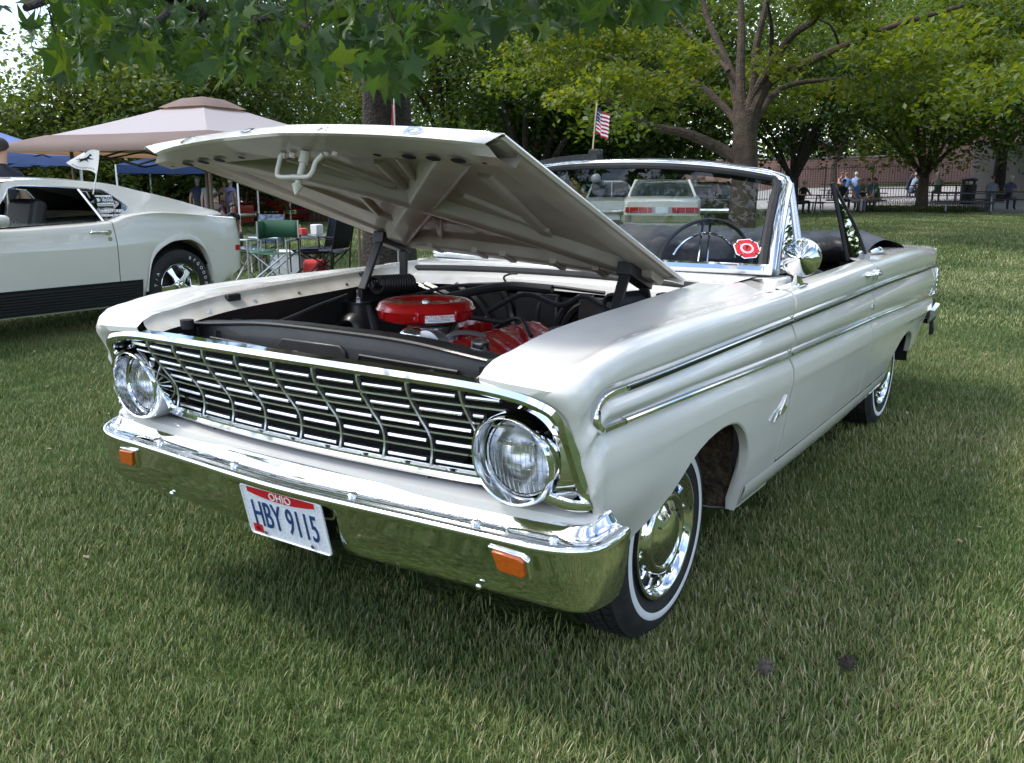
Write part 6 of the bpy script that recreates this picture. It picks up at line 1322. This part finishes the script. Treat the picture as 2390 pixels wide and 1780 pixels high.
q = MB(); q.box((0, 0, 1.3), (5, .5, 2.6)); o = q.obj('stone_wall_end', PAV, None, smooth=False); o.location = stand(2400, 47); o.rotation_euler = (0, 0, R(-20)); tag(o, 'grey stone wall end at the right edge behind the seated pair', 'wall')
# terrace beyond the wall
b = MB(); b.grid([[(x, wall_y(x)+d, 2.9+.02*d) for x in (-60, -20, 20, 60)] for d in (.4, 30, 120)]); tag(b.obj('upper_terrace', LAWN), kind='structure')
def railing(name, label, p, q_, h, step, r, postn, cat_='fence'):
    t = empty(name, p, 0, label, cat_); v = Vector(q_)-Vector(p); L = v.length; d = v/L; n = int(L/step)
    post = None
    for z in (.12, h-.12): MB().beam(d*0+Vector((0, 0, z)), v+Vector((0, 0, z)), .03, .03).obj('rail', BKM, t)
    bar = MB().beam((0, 0, .02), (0, 0, h), r, r).obj('baluster', BKM, t)
    for i in range(1, n+1):
        if i > 298: break
        c = bar.copy(); COL.objects.link(c); c.parent = t; c.location = d*(i*step)
    for i in range(0, n+1, postn):
        c = MB().beam(d*(i*step)+Vector((0, 0, 0)), d*(i*step)+Vector((0, 0, h+.12)), .07, .07).obj('post', BKM, t)
    return t
fa, fb2 = Vector(stand(1720, 52)), Vector(stand(2420, 50)); railing('iron_railing', 'tall black iron railing in front of the brick wall', fa, fb2, 1.75, .13, .022, 18)
# low hoop fence round the young maple
hf = empty('hoop_fence', stand(2155, 40.8), 0, 'low black wire fence around the young maple', 'fence'); hv = None
hoop = MB(); hoop.tube([(-.055, 0, 0), (-.055, 0, .42), (-.03, 0, .50), (.03, 0, .50), (.055, 0, .42), (.055, 0, 0)], .008, 5); h0 = hoop.obj('hoop', BKM, hf)
for i in range(84):
    a = 2*math.pi*i/84; c = h0 if i == 0 else h0.copy()
    if i: COL.objects.link(c); c.parent = hf
    c.location = (math.cos(a)*2.5, math.sin(a)*1.7, 0); c.rotation_euler = (0, 0, a+math.pi/2)
q = MB(); q.tube([(math.cos(a)*2.5, math.sin(a)*1.7, .36) for a in np.linspace(0, 2*math.pi, 49)[:-1]], .010, 5, closed=True); q.obj('fence_wire', BKM, hf)
g = np.random.default_rng(9); P = np.stack([g.uniform(-2.3, 2.3, 2600), g.uniform(-1.5, 1.5, 2600), g.uniform(.02, .22, 2600)], 1); P = P[((P[:, 0]/2.4)**2+(P[:, 1]/1.6)**2) < 1]
gc = leaves('ground_cover', P+np.array(hf.location), .12, LFB, None, seed=3); tag(gc, 'low leafy ground cover inside the hoop fence', 'ground cover', kind='stuff')
# ---- picnic tables
PTM = mat('picnic_table_steel', (.055, .05, .062), .5, .4); PTL = mat('picnic_leg_steel', (.20, .21, .23), .4, .8)
pt = empty('picnic_table', (0, 0, 0), 0, 'x', 'table', 'picnic tables on the paving')
for k in range(5): MB().box((0, -.30+.15*k, .75), (2.4, .135, .04)).obj('top_slat', PTM, pt, bevel=.006)
for sy in (-.72, .72):
    for k in (-.07, .07): MB().box((0, sy+k, .45), (2.4, .13, .04)).obj('bench_slat', PTM, pt, bevel=.006)
for sx in (-.75, .75):
    for sg in (1, -1): q = MB(); q.tube(cat([(sx, sg*.25, .73), (sx, sg*.42, .30), (sx, sg*.50, .06), (sx, sg*.70, .03), (sx, sg*.82, .08), (sx, sg*.80, .25), (sx, sg*.74, .43)], 4), .03, 8); q.obj('leg', PTL, pt)
    MB().beam((sx, -.75, .415), (sx, .75, .415), .04, .03).obj('bench_bearer', PTL, pt); MB().beam((sx, -.32, .715), (sx, .32, .715), .04, .03).obj('top_bearer', PTL, pt)
PT = [(2265, 38.5, 8, 'nearest right picnic table of dark steel, empty at the edge of the lawn'), (2355, 41, 5, 'picnic table at the right edge with a seated pair'), (2000, 41.5, 15, 'picnic table in shade with the group of five'), (2190, 46, 10, 'picnic table behind the young maple with diners'), (1975, 50, 8, 'far picnic table beside the railing where three people sit'), (1870, 40.5, 30, 'picnic table just right of the windscreen pillar'), (2085, 50, 5, 'far middle picnic table near the railing'), (1660, 39, 20, 'picnic table seen through the windscreen glass')]
for i, (px, dd, a, lab) in enumerate(PT):
    o = pt if i == 0 else copy_tree(pt); o.location = Vector(stand(px, dd))+Vector((0, 0, .03)); o.rotation_euler = (0, 0, R(a)); o['label'] = lab
lb = empty('litter_bin', Vector(stand(2261, 45))+Vector((0, 0, .03)), 0, 'black cylindrical litter bin with hooded lid by the picnic tables', 'litter bin')
q = MB(); q.lathe([(0, .28), (.05, .30), (.82, .33), (.84, .30)], (0, 0, 0), 'z', 24); q.obj('barrel', BKM, lb); q = MB(); q.lathe([(.98, .33), (1.06, .34), (1.12, .26), (1.14, .001)], (0, 0, 0), 'z', 24); q.obj('lid', BKM, lb)
for a in (45, 135, 225, 315): MB().box((.30*math.cos(R(a)), .30*math.sin(R(a)), .91), (.05, .05, .16)).obj('lid_post', BKM, lb)
# dark wooden fence far left behind the canopies
wf_ = empty('board_fence', stand(300, 42), R(38), 'dark brown board fence far behind the blue canopy', 'fence'); WDF = mat('dark_fence_wood', (.085, .045, .035), .8, noise=(3, .3, None))
bd0 = MB().box((0, 0, .9), (.19, .03, 1.8)).obj('board', WDF, wf_)
for i in range(-45, 46):
    if i == 0: continue
    c = bd0.copy(); COL.objects.link(c); c.parent = wf_; c.location = (i*.2, 0, .02*((i*7) % 3))
# seed balls and a dead leaf on the grass
SGB = mat('seed_ball', (.05, .038, .030), .9)
for i, (px, py, lab) in enumerate(((1788, 1553, 'paler spiky seed ball lying in the grass nearer the tyre'), (1980, 1545, 'dark spiky seed ball lying in the grass at lower right'))):
    p = CAM+(_f+_r*((px-1195)/FOC)-_u*((py-890)/FOC))*((CAM[2]-.045)/-(_f+_r*((px-1195)/FOC)-_u*((py-890)/FOC))[2]); q = MB(); q.ball((0, 0, 0), .017, 10, 8); gg = random.Random(i)
    for k in range(60):
        d = Vector((gg.gauss(0, 1), gg.gauss(0, 1), gg.gauss(0, 1))).normalized(); q.tube([d*.012, d*.026], [.004, .0008], 4)
    o = q.obj('seed_ball', SGB if i else mat('grey_seed_ball', (.11, .09, .075), .9), None); o.location = p.tolist(); tag(o, lab, 'seed ball', 'seed balls in the grass')
# ================================================================== people (each one continuous skin, coloured by body region)
SKN = mat('skin', (.52, .32, .24), .55); HAIRW = mat('grey_hair', (.48, .47, .45), .7); HAIRD = mat('dark_hair', (.03, .022, .018), .6); HAIRB = mat('brown_hair', (.13, .065, .04), .6); HAIRL = mat('blond_hair', (.40, .30, .17), .6)
CLO = {}
def cloth(c):
    if c not in CLO: CLO[c] = mat('clothing', c, .8, noise=(12, .15, None))
    return CLO[c]
def person(label, loc, rz, pose, shirt, trou, hair=HAIRD, scale=1., arms='rest', group=None, cap=None, zoff=0., long=False, lean=.12):
    o = empty('person', Vector(loc)+Vector((0, 0, zoff)), rz, label, 'person', group); o.scale = (scale,)*3
    V = []; E = []; RAD = []; LB = []
    def nd(p, r, lb, par=None):
        V.append(p); RAD.append(r); LB.append(lb); i = len(V)-1
        if par is not None: E.append((par, i))
        return i
    # faces -y
    hz = .95 if pose == 'stand' else .52
    pel = nd((0, 0, hz), (.15, .12), 't'); wa = nd((0, -.01-lean*.3, hz+.20), (.145, .115), 's', pel); ch = nd((0, -.0-lean, hz+.40), (.165, .125), 's', wa); nk = nd((0, -lean*1.25, hz+.55), (.065, .065), 's', ch)
    n2 = nd((0, -lean*1.35-.01, hz+.61), (.052, .055), 'k', nk); hd = nd((0, -lean*1.5-.02, hz+.70), (.078, .092), 'k', n2); tp = nd((0, -lean*1.5-.01, hz+.80), (.062, .075), 'k', hd)
    for sx in (-1, 1):
        sh = nd((sx*.165, -lean, hz+.47), (.062, .06), 's', ch)
        if arms == 'rest': el, wr, ha = (sx*.24, -.05, hz+.20), (sx*.20, -.22, hz+.06), (sx*.18, -.30, hz+.03)
        elif arms == 'table': el, wr, ha = (sx*.25, -.16-lean, hz+.24), (sx*.16, -.40-lean, hz+.26), (sx*.10, -.48-lean, hz+.27)
        else: el, wr, ha = (sx*.23, .03, hz+.20), (sx*.24, -.02, hz-.05), (sx*.235, -.05, hz-.14)
        e = nd(el, (.046, .044), 's' if long else 'k', sh); w_ = nd(wr, (.033, .032), 's' if long else 'k', e); h_ = nd(ha, (.040, .026), 'k', w_)
        for fi in range(4): nd((ha[0]+(fi-1.5)*.016, ha[1]-.05+.006*abs(fi-1.5), ha[2]-.035), (.009, .009), 'k', h_)
        nd((ha[0]-sx*.035, ha[1]-.02, ha[2]-.005), (.010, .010), 'k', h_)
        hp_ = nd((sx*.09, 0, hz-.06), (.095, .10), 't', pel)
        if pose == 'stand': kn, an, to = (sx*.105, -.02, .50), (sx*.11, .02, .09), (sx*.12, -.13, .035)
        else: kn, an, to = (sx*.13, -.44, .50), (sx*.13, -.42, .09), (sx*.14, -.56, .035)
        k_ = nd(kn, (.066, .068), 't', hp_); a_ = nd(an, (.045, .047), 't', k_); nd(to, (.045, .032), 'f', a_)
    me = bpy.data.meshes.new('body'); me.from_pydata(V, E, []); b = bpy.data.objects.new('body', me); COL.objects.link(b)
    m1 = b.modifiers.new('skin', 'SKIN'); m1.use_smooth_shade = True; me.skin_vertices
    if not me.skin_vertices: bpy.context.view_layer.objects.active = b
    for i, r in enumerate(RAD): me.skin_vertices[0].data[i].radius = r
    me.skin_vertices[0].data[0].use_root = True
    m2 = b.modifiers.new('sub', 'SUBSURF'); m2.levels = 1; m2.render_levels = 1
    dg = bpy.context.evaluated_depsgraph_get(); new = bpy.data.meshes.new_from_object(b.evaluated_get(dg)); bpy.data.objects.remove(b)
    A = np.array(V); Ei = np.array(E)
    cen = np.zeros(len(new.polygons)*3); new.polygons.foreach_get('center', cen); cen = cen.reshape(-1, 3)
    p0 = A[Ei[:, 0]]; d = A[Ei[:, 1]]-p0; tt = np.clip(((cen[:, None]-p0)*d).sum(2)/(d*d).sum(1), 0, 1); ds = np.linalg.norm(cen[:, None]-(p0+tt[..., None]*d), axis=2); j = ds.argmin(1); tj = tt[np.arange(len(j)), j]
    keys = {'s': 0, 't': 1, 'k': 2, 'f': 3}; la = np.array([keys[l] for l in LB]); mi = np.where(tj > .45, la[Ei[j, 1]], la[Ei[j, 0]])
    for m_ in (cloth(shirt), cloth(trou), SKN, BKM): new.materials.append(m_)
    new.polygons.foreach_set('material_index', mi.astype(np.int32)); new.polygons.foreach_set('use_smooth', [True]*len(new.polygons)); 
    bo = bpy.data.objects.new('body', new); COL.objects.link(bo); bo.parent = o
    c = Vector((0, -lean*1.5-.012, hz+.765)); q = MB(); rows = []
    for i in range(7):
        a = math.pi*.56*i/6; rows.append([c+Vector((math.sin(a)*math.cos(t_)*.088, math.sin(a)*math.sin(t_)*.104+.012, math.cos(a)*.085-(.05*max(0, math.sin(t_))*(i/6)**2))) for t_ in np.linspace(0, 2*math.pi, 15)[:-1]])
    q.grid(rows, cv=True); q.obj('hair', cap or hair, o)
    q = MB(); q.tube([(0, -lean*1.5-.105, hz+.745), (0, -lean*1.5-.128, hz+.712)], [.008, .014], 6); q.obj('nose', SKN, o)
    for sx in (-.031, .031): MB().ball((sx, -lean*1.5-.098, hz+.742), .010, 8, 6).obj('eye', DRK, o)
    return o
def face(px, dd, turn=0):
    """turn 0 looks towards the camera"""
    p = stand(px, dd); return math.atan2(p.y-CAM[1], p.x-CAM[0])-math.pi/2+R(turn)
PP = [  # px, dist, turn, pose, shirt, trousers, hair, arms, label
    (1872, 40.0, 30, 'sit', (.012, .013, .018), (.03, .03, .04), HAIRW, 'table', 'seated person in black top and pale cap right of the windscreen pillar'),
    (1962, 40.8, 40, 'sit', (.02, .02, .025), (.05, .06, .10), HAIRD, 'rest', 'seated person with long dark hair at the shaded picnic table'),
    (1995, 40.4, 60, 'sit', (.10, .22, .45), (.55, .56, .62), HAIRL, 'rest', 'seated person in blue top and white skirt at the shaded picnic table'),
    (2015, 42.2, -20, 'sit', (.24, .22, .12), (.10, .10, .10), HAIRL, 'table', 'seated person in olive top behind the one in blue'),
    (2038, 40.6, -70, 'sit', (.05, .13, .24), (.26, .20, .13), HAIRB, 'rest', 'seated person in patterned blue shirt and khaki trousers'),
    (2052, 41.3, -60, 'sit', (.06, .17, .09), (.22, .18, .12), HAIRB, 'table', 'seated person in green top beside the patterned shirt'),
    (1958, 50.5, 40, 'sit', (.50, .22, .20), (.2, .2, .2), HAIRB, 'table', 'seated person in salmon top at the far table'),
    (1974, 49.3, 180, 'sit', (.12, .28, .58), (.2, .2, .25), HAIRB, 'table', 'seated person in sky blue shirt with back turned at the far table'),
    (1995, 49.6, 170, 'sit', (.26, .36, .62), (.2, .2, .25), HAIRW, 'table', 'seated person in light blue shirt with white hair at the far table'),
    (2118, 49.5, 100, 'sit', (.02, .022, .045), (.05, .06, .10), HAIRB, 'table', 'seated person in navy top leaning left of the young maple'),
    (2128, 46.5, 120, 'sit', (.32, .42, .55), (.08, .11, .18), HAIRW, 'table', 'seated person in pale blue shirt and jeans left of the young maple'),
    (2190, 46.0, 190, 'sit', (.22, .26, .22), (.15, .15, .15), HAIRW, 'table', 'seated person in grey-green shirt right of the young maple with back turned'),
    (2317, 41.5, 185, 'sit', (.20, .24, .30), (.25, .25, .28), HAIRB, 'table', 'seated person with brown hair and grey top, left of the right-hand pair'),
    (2355, 41.6, 160, 'sit', (.08, .09, .16), (.06, .06, .08), HAIRW, 'table', 'seated person in dark blue shirt, right of the right-hand pair'),
    (460, 30.5, 170, 'stand', (.04, .05, .10), (.06, .06, .07), HAIRW, 'down', 'standing grey-haired person in navy top under the navy canopy'),
    (487, 29.8, 180, 'stand', (.26, .33, .29), (.10, .18, .42), HAIRW, 'down', 'standing person in pale green shirt and blue shorts under the navy canopy'),
    (535, 34, 150, 'stand', (.28, .24, .45), (.2, .2, .3), HAIRW, 'down', 'standing white-haired person behind the canopy leg'),
    (521, 35.5, 20, 'stand', (.40, .22, .20), (.2, .2, .3), HAIRB, 'down', 'standing person in pink behind the canopy leg'),
    (560, 43, 120, 'stand', (.70, .70, .70), (.6, .6, .6), HAIRB, 'down', 'distant standing person all in white'),
    (580, 44, 60, 'stand', (.62, .50, .48), (.5, .45, .42), HAIRL, 'down', 'distant standing person in pale pink with fair hair'),
    (533, 22.5, 20, 'sit', (.02, .022, .035), (.05, .05, .06), HAIRD, 'rest', 'seated child in navy beside the brown canopy leg'),
    (492, 23, 160, 'sit', (.06, .05, .045), (.05, .05, .06), HAIRD, 'rest', 'seated person with dark brown hair left of the canopy leg'),
    (4, 10.6, 165, 'stand', (.015, .018, .030), (.05, .05, .06), HAIRD, 'down', 'standing person in black shirt behind the coupe roof at the left edge'),
]
for px, dd, turn, pose, sh, tr0, hr, ar, lab in PP:
    hi = .03 if px > 1700 else 0
    person(lab, stand(px, dd), face(px, dd, turn), pose, sh, tr0, hr, 1.0 if 'child' not in lab else .8, ar, None, zoff=hi, lean=.05 if pose == 'stand' else .14)
